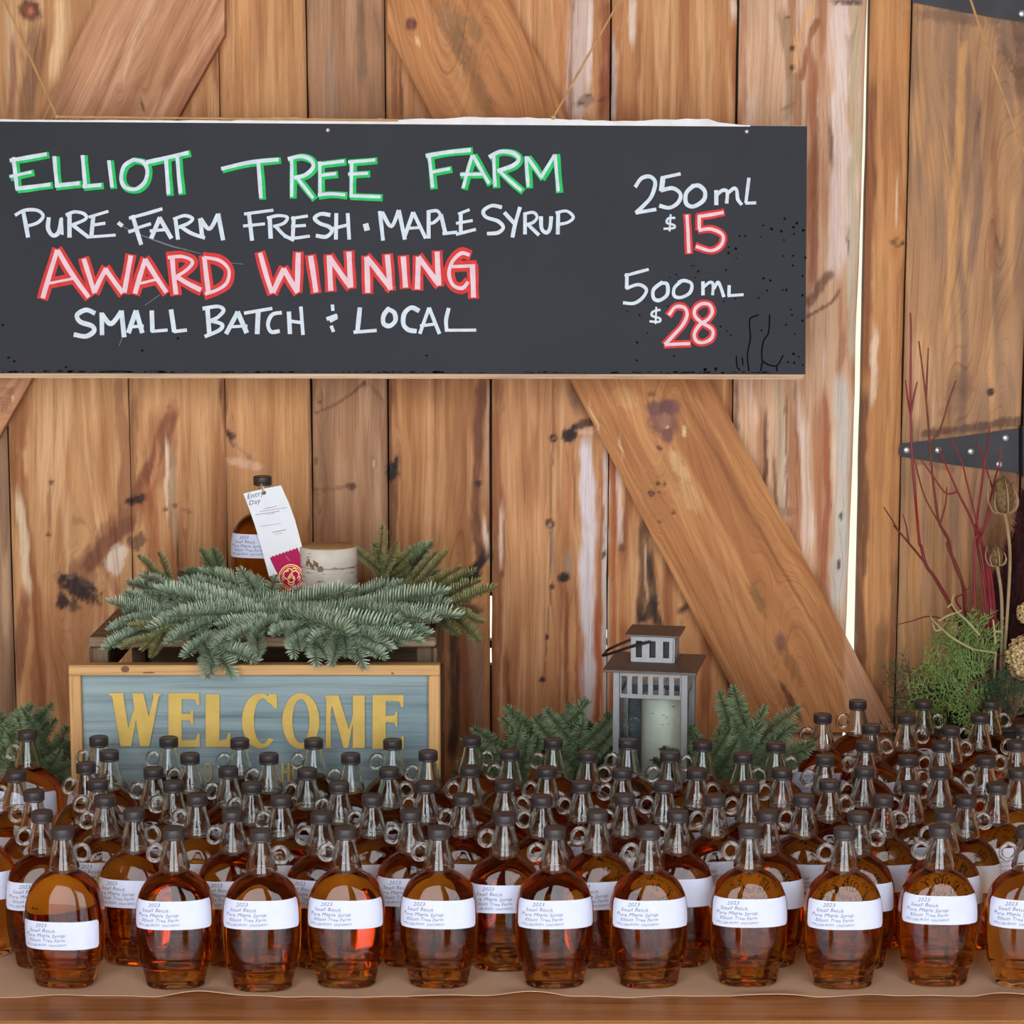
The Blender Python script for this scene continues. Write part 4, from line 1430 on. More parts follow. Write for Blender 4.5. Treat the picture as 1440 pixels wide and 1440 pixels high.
# scratches and wet black spots
M_SCR = plain('faint chalk scratch', (120, 124, 130), .9)
strokes([[(590, 440), (700, 490), (820, 535), (900, 552)]], *A, 1.0, 'scratch', M_SCR, .0001)
strokes([[(690, 5), (850, 60), (970, 92)], [(1100, 135), (1172, 142)], [(700, 340), (770, 290)], [(575, 535), (590, 495)]], *C, .9, 'scratch', M_SCR, .0001)
spots = [(1217, 373, 9), (1298, 403, 9), (1276, 430, 9), (1073, 418, 6), (1128, 440, 10), (1193, 457, 9), (1342, 450, 9), (912, 488, 7), (950, 490, 8), (1053, 495, 5),
         (1280, 475, 7), (1212, 517, 6), (886, 575, 9), (838, 565, 6), (838, 602, 8), (1210, 625, 7), (1273, 622, 7), (1357, 635, 8), (1273, 688, 7), (890, 640, 5),
         (588, 690, 6), (606, 690, 5), (632, 728, 8), (822, 720, 7), (484, 750, 6), (440, 768, 5), (612, 770, 5), (1073, 775, 8), (1120, 790, 8), (1337, 760, 7),
         (1098, 858, 7), (1204, 852, 6), (1228, 853, 8), (1337, 890, 9), (1040, 907, 7), (885, 912, 6), (805, 930, 6), (1266, 1022, 8), (1337, 1060, 9), (1258, 985, 6),
         (785, 1100, 7), (1225, 1088, 6), (853, 1158, 6), (827, 1130, 5), (1060, 1128, 7), (1285, 1150, 6), (220, 1207, 8), (220, 1328, 8), (468, 1300, 6), (152, 997, 6),
         (238, 1022, 7), (290, 1143, 6), (1275, 1285, 10), (1313, 1305, 6), (1240, 1340, 7), (1282, 1345, 8), (680, 1390, 12), (752, 1386, 12), (427, 963, 6), (1338, 1360, 6)]
mb = MB()
rnd = random.Random(3)
for (x, y, r) in spots:
    r *= .21
    cx, cy = 850 + x / 4.8, 230 + y / 4.8
    mb.add([sgn(cx + r * rnd.uniform(.8, 1.3) * math.cos(a), cy + r * rnd.uniform(.8, 1.4) * math.sin(a), .0004)
            for a in [k * math.pi / 4 for k in range(8)]], [tuple(range(8))])
for i in range(150):
    x = rnd.uniform(0, 1128)
    if rnd.random() < .3:
        continue
    l = rnd.uniform(2, 14)
    h = rnd.uniform(.7, 2.0)
    y = 522.6 + x * 1.6 / 1130 + rnd.uniform(-1.2, .4)
    mb.add([sgn(x, y, .0004), sgn(x + l * .5, y + h, .0004), sgn(x + l, y, .0004), sgn(x + l * .5, y - h * .6, .0004)], [(0, 1, 2, 3)])
for (x, y) in [(4, 457), (4, 525), (200, 493), (93, 516), (20, 508), (600, 500), (250, 476), (12, 503)]:
    mb.add([sgn(x + 2.0 * math.cos(a), y + 1.6 * math.sin(a), .0004) for a in [k * math.pi / 4 for k in range(8)]], [tuple(range(8))])
tag(sign_part(mb, 'wet_spots', M_CHIP, fix=False), kind='stuff')
strokes([[(1040, 1022), (985, 1045), (980, 1100), (985, 1180), (965, 1290), (975, 1400)], [(1115, 1020), (1108, 1140), (1075, 1195), (1062, 1280), (1075, 1340), (1160, 1365), (1205, 1295)],
         [(890, 1300), (895, 1370), (915, 1395)], [(930, 1310), (935, 1360)], [(1065, 1340), (1055, 1400)], [(1160, 1365), (1165, 1400)]], *E, 1.7, 'drip_marks', M_CHIP, .0003)
# two small nails
for (x, y) in ((461, 183), (1050, 185)):
    mb = MB()
    c = sgn(x, y, .0)
    mb.lathe([(.0026, 0), (.0026, .001), (.001, .002)], 10)
    mb.v = [tuple(Vector((p[0], -p[2], p[1])) + c) for p in mb.v]
    sign_part(mb, 'nail', M_SCREW)

# a second length of twine at the far right
mb = MB()
P = [PY(1320, -120, W - .03), PY(1365, 0, W - .05), PY(1402, 110, W - .06), PY(1440, 213, W - .07), PY(1520, 430, W - .09)]
mb.tube(P, .0015, 7)
mb.lathe([(.0001, -.003), (.002, -.0015), (.0023, 0), (.002, .0015), (.0001, .003)], 8, P[2])
o = mb.obj('twine', M_TWINE, smooth=True, origin=P[0])
tag(o, 'taut jute twine slanting across the right door board at the upper right', 'twine')

# ------------------------------------------------------------------ syrup bottles
PROF = [(0.0002, .0262, .0188), (0.0012, .0284, .0202), (0.0030, .0298, .0212), (0.008, .0311, .0221), (0.014, .0322, .0229),
        (0.0195, .0332, .0236), (0.0208, .0337, .0238), (0.0218, .0349, .0246), (0.0235, .0358, .0251), (0.030, .0370, .0256),
        (0.038, .0380, .0259), (0.050, .0388, .0262), (0.062, .0391, .0263), (0.074, .0389, .0262), (0.083, .0382, .0258),
        (0.090, .0368, .0252), (0.0965, .0345, .0241), (0.1025, .0310, .0224), (0.1075, .0268, .0202), (0.1112, .0224, .0178),
        (0.1138, .0179, .0155), (0.1155, .0151, .0141), (0.1166, .0139, .0136), (0.1176, .0146, .0145), (0.1190, .0156, .0156),
        (0.1210, .0154, .0154), (0.126, .0143, .0143), (0.133, .0126, .0126), (0.140, .0108, .0108), (0.146, .0095, .0095), (0.1500, .0088, .0088),
        (0.1560, .0086, .0086)]
PZ_ = np.array([p[0] for p in PROF])
PA_ = np.array([p[1] for p in PROF])
PB_ = np.array([p[2] for p in PROF])


def prof(z):
    return float(np.interp(z, PZ_, PA_)), float(np.interp(z, PZ_, PB_)), 2.0 + .75 * float(1 - sstep(.095, .115, np.array(z)))


def ring_pt(a, b, n, th):
    c, s_ = math.cos(th), math.sin(th)
    return (a * math.copysign(abs(c) ** (2 / n), c), b * math.copysign(abs(s_) ** (2 / n), s_))


SEG = 72


def section_mesh(zs, inset, flute=True):
    mb = MB()
    vs, fs = [], []
    for z in zs:
        a, b, n = prof(z)
        a -= inset
        b -= inset
        for k in range(SEG):
            th = 2 * math.pi * (k + .5) / SEG
            x, y = ring_pt(a, b, n, th)
            if flute and z < .0195:
                m_ = .050 * sstep(.002, .006, np.array(z)) * (1 - sstep(.0165, .0192, np.array(z)))
                q = 1 - float(m_) * (0.5 + 0.5 * math.copysign(abs(math.cos(8 * th)) ** .5, math.cos(8 * th)))
                x *= q
                y *= q
            vs.append((x, y, z))
    r = len(zs)
    for i in range(r - 1):
        for k in range(SEG):
            k2 = (k + 1) % SEG
            fs.append((i * SEG + k, i * SEG + k2, (i + 1) * SEG + k2, (i + 1) * SEG + k))
    return vs, fs, r


def dense(z0, z1):
    zs = []
    for i in range(len(PZ_) - 1):
        for t in (0, .5):
            z = PZ_[i] + (PZ_[i + 1] - PZ_[i]) * t
            if z0 < z < z1:
                zs.append(float(z))
    return [z0] + zs + [z1]


# smooth the profile a little with a denser Catmull-Rom resampling
_c = catmull([(p[0], p[1], p[2]) for p in PROF], 3)
PZ_ = np.array([p.x for p in _c])
PA_ = np.array([p.y for p in _c])
PB_ = np.array([p.z for p in _c])
FILL = 0.1164
BS = 0.978


def glass_mesh():
    zs = [float(z) for z in PZ_]
    vs, fs, r = section_mesh(zs, 0)
    a, b, n = prof(zs[0])
    base = len(vs)                                     # pushed-up bottom
    for q, h in ((.8, .0006), (.5, .0022)):
        for k in range(SEG):
            th = 2 * math.pi * (k + .5) / SEG
            x, y = ring_pt(a * q, b * q, n, th)
            vs.append((x, y, zs[0] + h))
    for (i0, i1) in ((base, 0), (base + SEG, base)):
        for k in range(SEG):
            k2 = (k + 1) % SEG
            fs.append((i0 + k, i0 + k2, i1 + k2, i1 + k))
    fs.append(tuple(base + SEG + k for k in range(SEG - 1, -1, -1)))
    fs.append(tuple((r - 1) * SEG + k for k in range(SEG)))
    # the air in the neck, facing inwards
    o = len(vs)
    z2 = dense(FILL + .0004, .1545)
    v2, f2, r2 = section_mesh(z2, .0023, False)
    vs += v2
    fs += [tuple(o + k for k in reversed(f)) for f in f2]
    fs.append(tuple(o + k for k in range(SEG)))
    fs.append(tuple(o + (r2 - 1) * SEG + k for k in range(SEG - 1, -1, -1)))
    mb = MB()
    mb.add(vs, fs)
    me = mb.data('glass_body', M_GLASS, True)
    me.set_sharp_from_angle(angle=math.radians(55))
    return me


def syrup_mesh():
    z2 = dense(.0042, FILL)
    v, f, r = section_mesh(z2, .0026, False)
    f.append(tuple(range(SEG - 1, -1, -1)))
    f.append(tuple((r - 1) * SEG + k for k in range(SEG)))
    mb = MB()
    mb.add(v, f)
    return mb.data('syrup', M_SYRUP, False)


def cap_mesh():
    mb = MB()
    seg = 96
    mb.lathe([(.0100, .1490), (.0107, .1493), (.0109, .1499), (.0109, .1510), (.0106, .1513), (.0106, .1516), (.01095, .1520), (.01095, .1586),
              (.0107, .1594), (.0101, .16), (.0094, .16015), (.0090, .1599), (.004, .1599)], seg, rib=.008, nrib=32)
    me = mb.data('cap', M_CAP, True)
    me.set_sharp_from_angle(angle=math.radians(60))
    return me


def handle_mesh(sg):
    mb = MB()
    P = []
    for k in range(29):
        a = 2 * math.pi * k / 28
        P.append((sg * (.0186 + .0074 * math.cos(a)), 0, .1345 + .0080 * math.sin(a) - .0008 * math.cos(a)))
    mb.tube(P, .0021, 10, cap=False)
    return mb.data('handle', M_GLASS, True)


class Surf:
    """front of the bottle by arc length from the middle"""

    def __init__(s, z, off):
        a, b, n = prof(z)
        th = np.linspace(-math.pi / 2 - 1.5, -math.pi / 2 + 1.5, 401)
        pts = np.array([ring_pt(a + off, b + off, n, t) for t in th])
        d = np.concatenate([[0], np.cumsum(np.hypot(*np.diff(pts, axis=0).T))])
        s.s = d - d[200]
        s.p = pts

    def at(s, u):
        return float(np.interp(u, s.s, s.p[:, 0])), float(np.interp(u, s.s, s.p[:, 1]))


LW, LH = 0.0415, 0.0285


def label_mesh(z0):
    mb = MB()
    NU, NV = 44, 12
    vs = []
    for j in range(NV + 1):
        for i in range(NU + 1):
            u = -LW + 2 * LW * i / NU
            e = max(0, abs(u) - (LW - .003)) / .003
            hh = LH / 2 - .003 * (1 - math.sqrt(max(0, 1 - e * e)))
            z = z0 + LH / 2 + hh * (2 * j / NV - 1)
            x, y = Surf_at(z, u, .0003)
            vs.append((x, y, z))
    mb.add(vs, [(j * (NU + 1) + i, j * (NU + 1) + i + 1, (j + 1) * (NU + 1) + i + 1, (j + 1) * (NU + 1) + i)
                for j in range(NV) for i in range(NU)])
    return mb.data('label', M_LABEL, True)


_sc = {}


def Surf_at(z, u, off):
    key = (round(z, 5), off)
    if key not in _sc:
        _sc[key] = Surf(z, off)
    return _sc[key].at(u)


def text_polys(txt, size, shear=0.25, offx=0.0, offy=0.0, wid=1.0):
    cu = bpy.data.curves.new('t', 'FONT')
    cu.body = txt
    cu.size = size
    cu.shear = shear
    cu.resolution_u = 2
    cu.space_character = 1.08
    ob = bpy.data.objects.new('t', cu)
    COL.objects.link(ob)
    bpy.context.view_layer.update()
    me = ob.to_mesh()
    vs = [(v.co.x * wid + offx, v.co.y + offy) for v in me.vertices]
    fs = [tuple(p.vertices) for p in me.polygons]
    ob.to_mesh_clear()
    COL.objects.unlink(ob)
    bpy.data.objects.remove(ob)
    bpy.data.curves.remove(cu)
    return vs, fs


def writing_mesh(z0):
    mb = MB()
    L = [('2023', .0052, -.024, .0228), ('Small Batch', .0050, -.031, .0178), ('Pure Maple Syrup', .0050, -.0355, .0128),
         ('Elliott Tree Farm', .0046, -.0315, .0080), ('HILLSBURGH  ONTARIO', .0034, -.0355, .0034)]
    for (t, sz, ox, oz) in L:
        vs, fs = text_polys(t, sz, .3, ox, oz, 1.08)
        out = []
        for (u, v) in vs:
            z = z0 + v + .0004 * math.sin(u * 300)
            x, y = Surf_at(round(z, 4), u, .0003)
            out.append((x, y - .00012, z))
        mb.add(out, fs)
    return mb.data('handwriting', M_INK, False)


ME_GLASS, ME_SYRUP, ME_CAP = glass_mesh(), syrup_mesh(), cap_mesh()
ME_H = {'L': handle_mesh(-1), 'R': handle_mesh(1)}
LZ = {'lo': .0425, 'mid': .0640, 'hi': .0668}
ME_LAB = {k: label_mesh(z) for k, z in LZ.items()}
ME_WR = {k: writing_mesh(z) for k, z in LZ.items()}


def bottle(label, loc, rz, side='L', lab='mid', group='maple syrup bottles on the paper-covered table', handle=True):
    t = thing('syrup_bottle', label, 'bottle', loc, (0, 0, rz), group)
    t.scale = (BS, BS, BS)
    link(bpy.data.objects.new('glass_body', ME_GLASS), t)
    link(bpy.data.objects.new('syrup', ME_SYRUP), t)
    link(bpy.data.objects.new('cap', ME_CAP), t)
    if handle:
        link(bpy.data.objects.new('handle', ME_H[side]), t)
    l = link(bpy.data.objects.new('label', ME_LAB[lab]), t)
    link(bpy.data.objects.new('handwriting', ME_WR[lab]), l)
    return t


ROWS = [
    [(88, 1161, 'R', 'lo'), (244, 1162, 'L', 'mid'), (367, 1165, 'R', 'hi'), (486, 1161, 'L', 'mid'), (617, 1161, 'L', 'mid'), (780, 1161, 'L', 'mid'),
     (913, 1161, 'L', 'mid'), (1054, 1159, 'L', 'mid'), (1188, 1162, 'L', 'mid'), (1322, 1159, 'L', 'hi'), (1446, 1161, 'L', 'mid')],
    [(55, 1137, 'L'), (188, 1135, 'R'), (327, 1137, 'L'), (452, 1140, 'L'), (578, 1137, 'L'), (710, 1142, 'L'), (840, 1138, 'L'), (953, 1138, 'L'),
     (1079, 1139, 'L'), (1207, 1140, 'R'), (1330, 1137, 'L')],
    [(-3, 1121, 'L'), (29, 1116, 'L'), (147, 1118, 'L'), (277, 1115, 'L'), (395, 1117, 'L'), (522, 1115, 'L'), (651, 1115, 'L'), (762, 1117, 'L'), (879, 1115, 'L'),
     (1007, 1115, 'L'), (1131, 1116, 'L'), (1242, 1117, 'R'), (1359, 1118, 'R')],
    [(135, 1096, 'L'), (243, 1097, 'L'), (354, 1099, 'L'), (478, 1099, 'L'), (599, 1098, 'L'), (711, 1096, 'R'), (818, 1097, 'L'), (934, 1098, 'L'), (1053, 1099, 'L'),
     (1166, 1095, 'R'), (1282, 1098, 'L'), (1402, 1099, 'L')],
    [(50, 1078, 'L'), (102, 1075, 'L'), (212, 1077, 'L'), (318, 1077, 'L'), (432, 1079, 'L'), (547, 1078, 'R'), (661, 1076, 'L'), (769, 1077, 'L'), (875, 1079, 'L'),
     (980, 1079, 'R'), (1100, 1079, 'L'), (1214, 1076, 'L'), (1320, 1077, 'L'), (1432, 1079, 'L')],
    [(152, 1055, 'L'), (267, 1058, 'L'), (378, 1058, 'L'), (493, 1058, 'L'), (602, 1054, 'L'), (717, 1053, 'L'), (827, 1055, 'R'), (942, 1055, 'L'), (1045, 1057, 'R'),
     (1162, 1061, 'L'), (1279, 1062, 'R'), (1387, 1062, 'L')],
    [(38, 1026, 'L'), (139, 1034, 'L'), (237, 1035, 'L'), (337, 1037, 'L'), (441, 1037, 'L'), (552, 1038, 'L'), (663, 1034, 'R'), (778, 1037, 'L'), (883, 1037, 'L'),
     (988, 1040, 'L'), (1091, 1042, 'R'), (1217, 1041, 'L'), (1324, 1041, 'L'), (1430, 1040, 'L')],
    [(1225, 1017, 'R'), (1337, 1020, 'R'), (1441, 1019, 'L')],
    [(1157, 1002, 'L'), (1275, 1003, 'R'), (1378, 1002, 'L')],
    [(1207, 983, 'L'), (1298, 983, 'R'), (1393, 983, 'R')],
]
ORD = ['first', 'second', 'third', 'fourth', 'fifth', 'sixth', 'seventh', 'eighth', 'ninth', 'tenth', 'eleventh', 'twelfth', 'thirteenth', 'fourteenth']
ROWN = ['front row', 'second row from the front', 'third row from the front', 'fourth row from the front', 'fifth row from the front', 'sixth row from the front',
        'seventh row, just before sign and lantern', 'eighth row, back right', 'ninth row, back right', 'hindmost row, below the cedar']
rnd = random.Random(21)
spec = []
for r, row in enumerate(ROWS):
    for k, b in enumerate(row):
        p = PZ(b[0], b[1] + 2.0, PAPER + .16 * BS)
        lab = b[3] if len(b) > 3 else rnd.choice(['mid', 'mid', 'hi'])
        rz = math.radians(rnd.uniform(-5, 5) if r == 0 else rnd.uniform(-9, 9))
        spec.append([r, k, p.x, p.y, rz, b[2], lab, len(row)])
# push apart any two that would touch (ellipses .0385 x .0258)
for it in range(200):
    mv = 0
    for i in range(len(spec)):
        for j in range(i + 1, len(spec)):
            a, b = spec[i], spec[j]
            dx, dy = b[2] - a[2], b[3] - a[3]
            if abs(dx) > .082 or abs(dy) > .056:
                continue
            q = (abs(dx) / .0800) ** 2.4 + (abs(dy) / .0548) ** 2.4
            if q < 1:
                g_ = (1 - q ** (1 / 2.4)) * .5
                ux, uy = dx / .08 ** 2, dy / .0548 ** 2
                nn = math.hypot(ux, uy) + 1e-9
                st = g_ * .03
                wa = 0.15 if a[0] == 0 else .5
                a[2] -= ux / nn * st * wa * 2
                b[2] += ux / nn * st * (1 - wa) * 2
                a[3] -= uy / nn * st * wa * 2
                b[3] += uy / nn * st * (1 - wa) * 2
                mv += 1
    if not mv:
        break
for (r, k, x, y, rz, side, lab, n) in spec:
    which = 'leftmost' if k == 0 else ('rightmost' if k == n - 1 else ORD[k] + ' from left')
    hs = 'left' if side == 'L' else 'right'
    extra = {(0, 0): ', label set low', (0, 2): ', label set high'}.get((r, k), '')
    bottle('amber maple syrup bottle, %s in the %s%s' % (which, ROWN[r], extra), (x, y, PAPER), rz, side, lab)

# ------------------------------------------------------------------ welcome sign
GY = 2.476
zs0 = TZ + .002


def wpt(px, py, off=0.0):
    return PY(px, py, GY - off)


wl, wr = wpt(97, 980).x, wpt(619, 980).x
wt = wpt(360, 935.5).z
wc = Vector(((wl + wr) / 2, GY, zs0))
wsign = thing('welcome_sign', 'blue-grey wooden sign with gold WELCOME letters in a pine frame, before the crate', 'sign', wc)
fw_ = .0139
hw = (wr - wl) / 2
hh = wt - zs0
for (nm, mat, c, sz) in (('frame_rail', M_FRAME, (0, .009, hh - .0062), (2 * hw, .018, .0124)), ('frame_rail', M_FRAME, (0, .009, .0062), (2 * hw, .018, .0124)),
                         ('frame_stile', M_FRAMEV, (-hw + fw_ / 2, .009, hh / 2), (fw_, .018, hh - .0252)), ('frame_stile', M_FRAMEV, (hw - fw_ / 2, .009, hh / 2), (fw_, .018, hh - .0252))):
    mb = MB()
    mb.box(c, sz, bev=.0012)
    mb.obj(nm, mat, wsign)
mb = MB()
mb.box((0, .0125, hh / 2), (2 * hw - 2 * fw_ + .002, .008, hh - .0235))
mb.obj('blue_panel', M_SIGNBLUE, wsign)
# knots in the pine rail
M_KNOT = plain('pine knot', (134, 84, 52), .6, var=.2)
for (x, y, rx, ry) in ((176, 941, 6, 4.5), (552, 947, 2, 1.5), (209, 946, 9, 1.2)):
    mb = MB()
    mb.add([wpt(x + rx * math.cos(a), y + ry * math.sin(a), .0003) - wc for a in [k * math.pi / 6 for k in range(12)]], [tuple(range(12))])
    mb.obj('wood_knot', M_KNOT, wsign, fix=False)


def wletter(polys, mat=M_GOLD, h=.003, nm='letter'):
    mb = MB()
    f = lambda o: (lambda x, y: PY(80 + x / 2.571, 900 + y / 2.571, GY + .0085 - o) - wc)
    for kk, poly in enumerate(polys):
        h += .00025
        if isinstance(poly, tuple):                     # outer, inner ring of equal length
            o_, i_ = poly
            n = len(o_)
            vs = [f(h)(*p) for p in o_] + [f(h)(*p) for p in i_] + [f(-.0005)(*p) for p in o_] + [f(-.0005)(*p) for p in i_]
            fs = []
            closed = poly is not None and len(poly[0]) > 0 and poly[0][0] == poly[0][-1]
            for k in range(n - 1):
                fs += [(k, k + 1, n + k + 1, n + k), (k + 1, k, 2 * n + k, 2 * n + k + 1), (n + k, n + k + 1, 3 * n + k + 1, 3 * n + k)]
            if not closed:
                fs += [(0, n, 3 * n, 2 * n), (n - 1, 3 * n - 1, 4 * n - 1, 2 * n - 1)]
            mb.add(vs, fs)
        else:
            mb.prism(poly, f(h), f(-.0005))
    return mb.obj(nm, mat, wsign, fix=False)


def ell(cx, cy, rx, ry, a0, a1, n=40):
    return [(cx + rx * math.cos(math.radians(a0 + (a1 - a0) * k / n)), cy + ry * math.sin(math.radians(a0 + (a1 - a0) * k / n))) for k in range(n + 1)]


wletter([[(183, 192), (243, 192), (240, 200), (268, 384), (230, 384), (200, 206)], [(238, 384), (268, 384), (300, 210), (276, 260)],
         [(272, 192), (312, 192), (338, 300), (332, 384), (300, 384)], [(305, 384), (334, 384), (368, 206), (380, 192), (346, 192), (350, 206)]])
EE = lambda x: [[(x, 192), (x + 48, 192), (x + 48, 387), (x, 387)], [(x + 47, 192), (x + 112, 192), (x + 112, 236), (x + 104, 236), (x + 96, 215), (x + 47, 213)],
                [(x + 47, 268), (x + 78, 266), (x + 84, 252), (x + 90, 252), (x + 90, 306), (x + 84, 306), (x + 78, 292), (x + 47, 290)],
                [(x + 47, 364), (x + 98, 362), (x + 106, 340), (x + 113, 340), (x + 113, 387), (x + 47, 387)]]
wletter(EE(403))
wletter([[(538, 196), (588, 196), (588, 387), (538, 387)], [(587, 366), (612, 360), (620, 336), (627, 336), (627, 387), (587, 387)]])
oC = ell(735, 293, 66, 100, -48, -318)
iC = ell(744, 293, 32, 82, -52, -312)
wletter([(oC, iC), [(766, 196), (796, 196), (796, 248), (788, 248), (764, 222)]])
wletter([(ell(882, 293, 67, 101, 0, 360, 56), ell(882, 293, 31, 80, 0, 360, 56))])
wletter([[(968, 200), (1012, 200), (1000, 212), (990, 260), (990, 385), (996, 391), (966, 391), (972, 385), (974, 212)],
         [(985, 200), (1018, 200), (1058, 330), (1044, 391), (1036, 391)], [(1040, 391), (1052, 391), (1086, 222), (1072, 262)],
         [(1070, 200), (1113, 200), (1113, 391), (1066, 391), (1070, 384)]])
wletter([[(x * 1.0 + (y - 192) * .0, y + 7) for x, y in poly] for poly in EE(1141)])
# the little second line, mostly behind the bottles
wletter([(ell(545, 480, 17, 34, 0, 360, 28), ell(545, 480, 12, 29, 0, 360, 28))], nm='small_letter')
wletter([[(812, 446), (820, 446), (820, 512), (812, 512)], [(834, 446), (842, 446), (842, 512), (834, 512)], [(819, 474), (835, 474), (835, 481), (819, 481)]], nm='small_letter')
wletter([(ell(872, 480, 20, 34, 0, 360, 28), ell(872, 480, 14, 29, 0, 360, 28))], nm='small_letter')
M_FLOUR = plain('pale painted flourish', (176, 176, 160), .7)
wletter([(ell(262, 470, 40, 46, -100, 30), ell(262, 470, 37, 43, -100, 30))], M_FLOUR, .0008, 'flourish')

# ------------------------------------------------------------------ crate behind the sign
CY0, CY1 = 2.502, 2.79
ctz = PY(360, 897, CY0).z
cl, cr_ = PY(122, 905, CY0).x, PY(613, 905, CY0).x
cc = Vector(((cl + cr_) / 2, (CY0 + CY1) / 2, TZ + .002))
crate = thing('wooden_crate', 'weathered grey-brown slatted crate holding the fir boughs, behind the welcome sign', 'crate', cc)
chw, cdp, chh = (cr_ - cl) / 2, (CY1 - CY0), ctz - TZ - .002
for k in range(3):
    d = cdp / 3
    mb = MB()
    mb.box((-.002 if k else 0, -cdp / 2 + d * (k + .5), chh - .0058), (2 * chw - (.004 if k else 0), d - .004, .0116), bev=.0022)
    mb.obj('top_slat', M_CRATE, crate)
ih = chh - .0126
for sx in (-1, 1):
    for sy in (-1, 1):
        mb = MB()
        mb.box((sx * (chw - .014), sy * (cdp / 2 - .014), ih / 2), (.018, .018, ih), bev=.0015)
        mb.obj('corner_post', M_CRATEV, crate)
for (zz, hgt) in ((.045, .07), (.135, .07)):
    for sy in (-1, 1):
        mb = MB()
        mb.box((0, sy * (cdp / 2 - .002), zz), (2 * chw - .012, .006, hgt), bev=.001)
        mb.obj('side_slat', M_CRATE, crate)
    for sx in (-1, 1):
        mb = MB()
        mb.box((sx * (chw - .0022), 0, zz), (.0056, cdp - .03, hgt), bev=.001)
        mb.obj('end_slat', M_CRATEV, crate)
mb = MB()
mb.box((chw - .0022, 0, chh - .04), (.0056, cdp - .03, .05), bev=.001)
mb.obj('end_slat', M_CRATEV, crate)
mb = MB()
mb.box((0, cdp / 2 - .002, .205), (2 * chw - .012, .006, .08), bev=.001)
mb.obj('side_slat', M_CRATE, crate)
mb = MB()
mb.box((-(chw - .0022), 0, chh - .04), (.0056, cdp - .03, .05), bev=.001)
mb.obj('end_slat', M_CRATEV, crate)
mb = MB()
mb.box((0, 0, .006), (2 * chw - .03, cdp - .04, .008))
mb.obj('bottom_board', M_CRATE, crate)

# ------------------------------------------------------------------ things on the crate
bz = cc.z + chh + .0005
p0 = PY(369, 669.5, 2.70)
bsc = (p0.z - bz) / .16
bt = bottle('lone amber syrup bottle with white entry tag, standing among fir boughs on the crate', (p0.x, 2.70, bz), math.radians(-8), 'L', 'mid', None, handle=False)
bt.scale = (bsc, bsc, bsc)
TYG = 2.660


def tg(x, y, off=0.0):
    py = 650 + y / 6
    return PY(300 + x / 6, py, TYG + .012 - .00008 * (py - 690) - off)


tc_ = tg(425, 250)
tagt = thing('award_tag', 'white entry card with a magenta prize ribbon, hanging from the neck of the crate bottle', 'tag', tc_)


def tag_part(mb, name, mat, parent=None):
    mb.v = [tuple(Vector(p) - tc_) for p in mb.v]
    return mb.obj(name, mat, parent or tagt, fix=False)


mb = MB()
mb.prism([(253, 265), (410, 226), (570, 195), (640, 350), (690, 490), (740, 680), (790, 870), (640, 915), (470, 965), (415, 760), (350, 530), (300, 390)],
         lambda x, y: tg(x, y, 0), lambda x, y: tg(x, y, -.0004))
tag_part(mb, 'card', M_TAG)
mb = MB()
for (t, sz, ox, oy) in (('Entry', 62, 285, 312), ('Day', 58, 300, 365)):
    vs, fs = text_polys(t, sz, .15, 0, 0, 1.0)
    ca, sa = math.cos(.24), math.sin(.24)
    mb.add([tg(ox + u * ca + v * -sa * .4, oy - u * sa - v * ca, .0003) for u, v in vs], fs)
tag_part(mb, 'handwriting', M_INK)
mb = MB()
rnd = random.Random(8)
for (xa, ya, xb, yb, w_) in ((425, 392, 540, 368, 5), (395, 415, 620, 380, 4), (355, 442, 560, 410, 5), (450, 440, 520, 428, 3), (400, 540, 570, 515, 3), (500, 590, 610, 566, 6), (520, 608, 590, 594, 3)):
    x = xa
    while x < xb:
        l = rnd.uniform(5, 14)
        x2 = min(xb, x + l)
        f = lambda q: ya + (yb - ya) * (q - xa) / (xb - xa)
        mb.add([tg(x, f(x), .0003), tg(x2, f(x2), .0003), tg(x2, f(x2) + w_, .0003), tg(x, f(x) + w_, .0003)], [(0, 1, 2, 3)])
        x = x2 + rnd.uniform(2, 5)
tag_part(mb, 'small_print', M_INK)
mb = MB()
top = []
for k in range(17):
    t = k / 16
    top.append((472 + (705 - 472) * t + (-3 if k % 2 else 3), 803 + (724 - 803) * t + (10 if k % 2 else -6)))
right = [(740, 800), (775, 890), (808, 1000), (835, 1095)]
botm = [(770, 1115), (690, 1125)]
left = [(640, 1065), (580, 1000), (530, 920), (500, 860)]
mb.prism(top + right + botm + left, lambda x, y: tg(x, y, .0022), lambda x, y: tg(x, y, .0016))
rib = tag_part(mb, 'prize_ribbon', M_RIBBON)
mb = MB()


def gring(cx, cy, r, w_, a0=0, a1=360, off=.0026):
    o_, i_ = ell(cx, cy, r, r * 1.02, a0, a1, 36), ell(cx, cy, r - w_, (r - w_) * 1.02, a0, a1, 36)
    mb.add([tg(*p, off) for p in o_] + [tg(*p, off) for p in i_], [(k, k + 1, 38 + k, 37 + k) for k in range(36)])


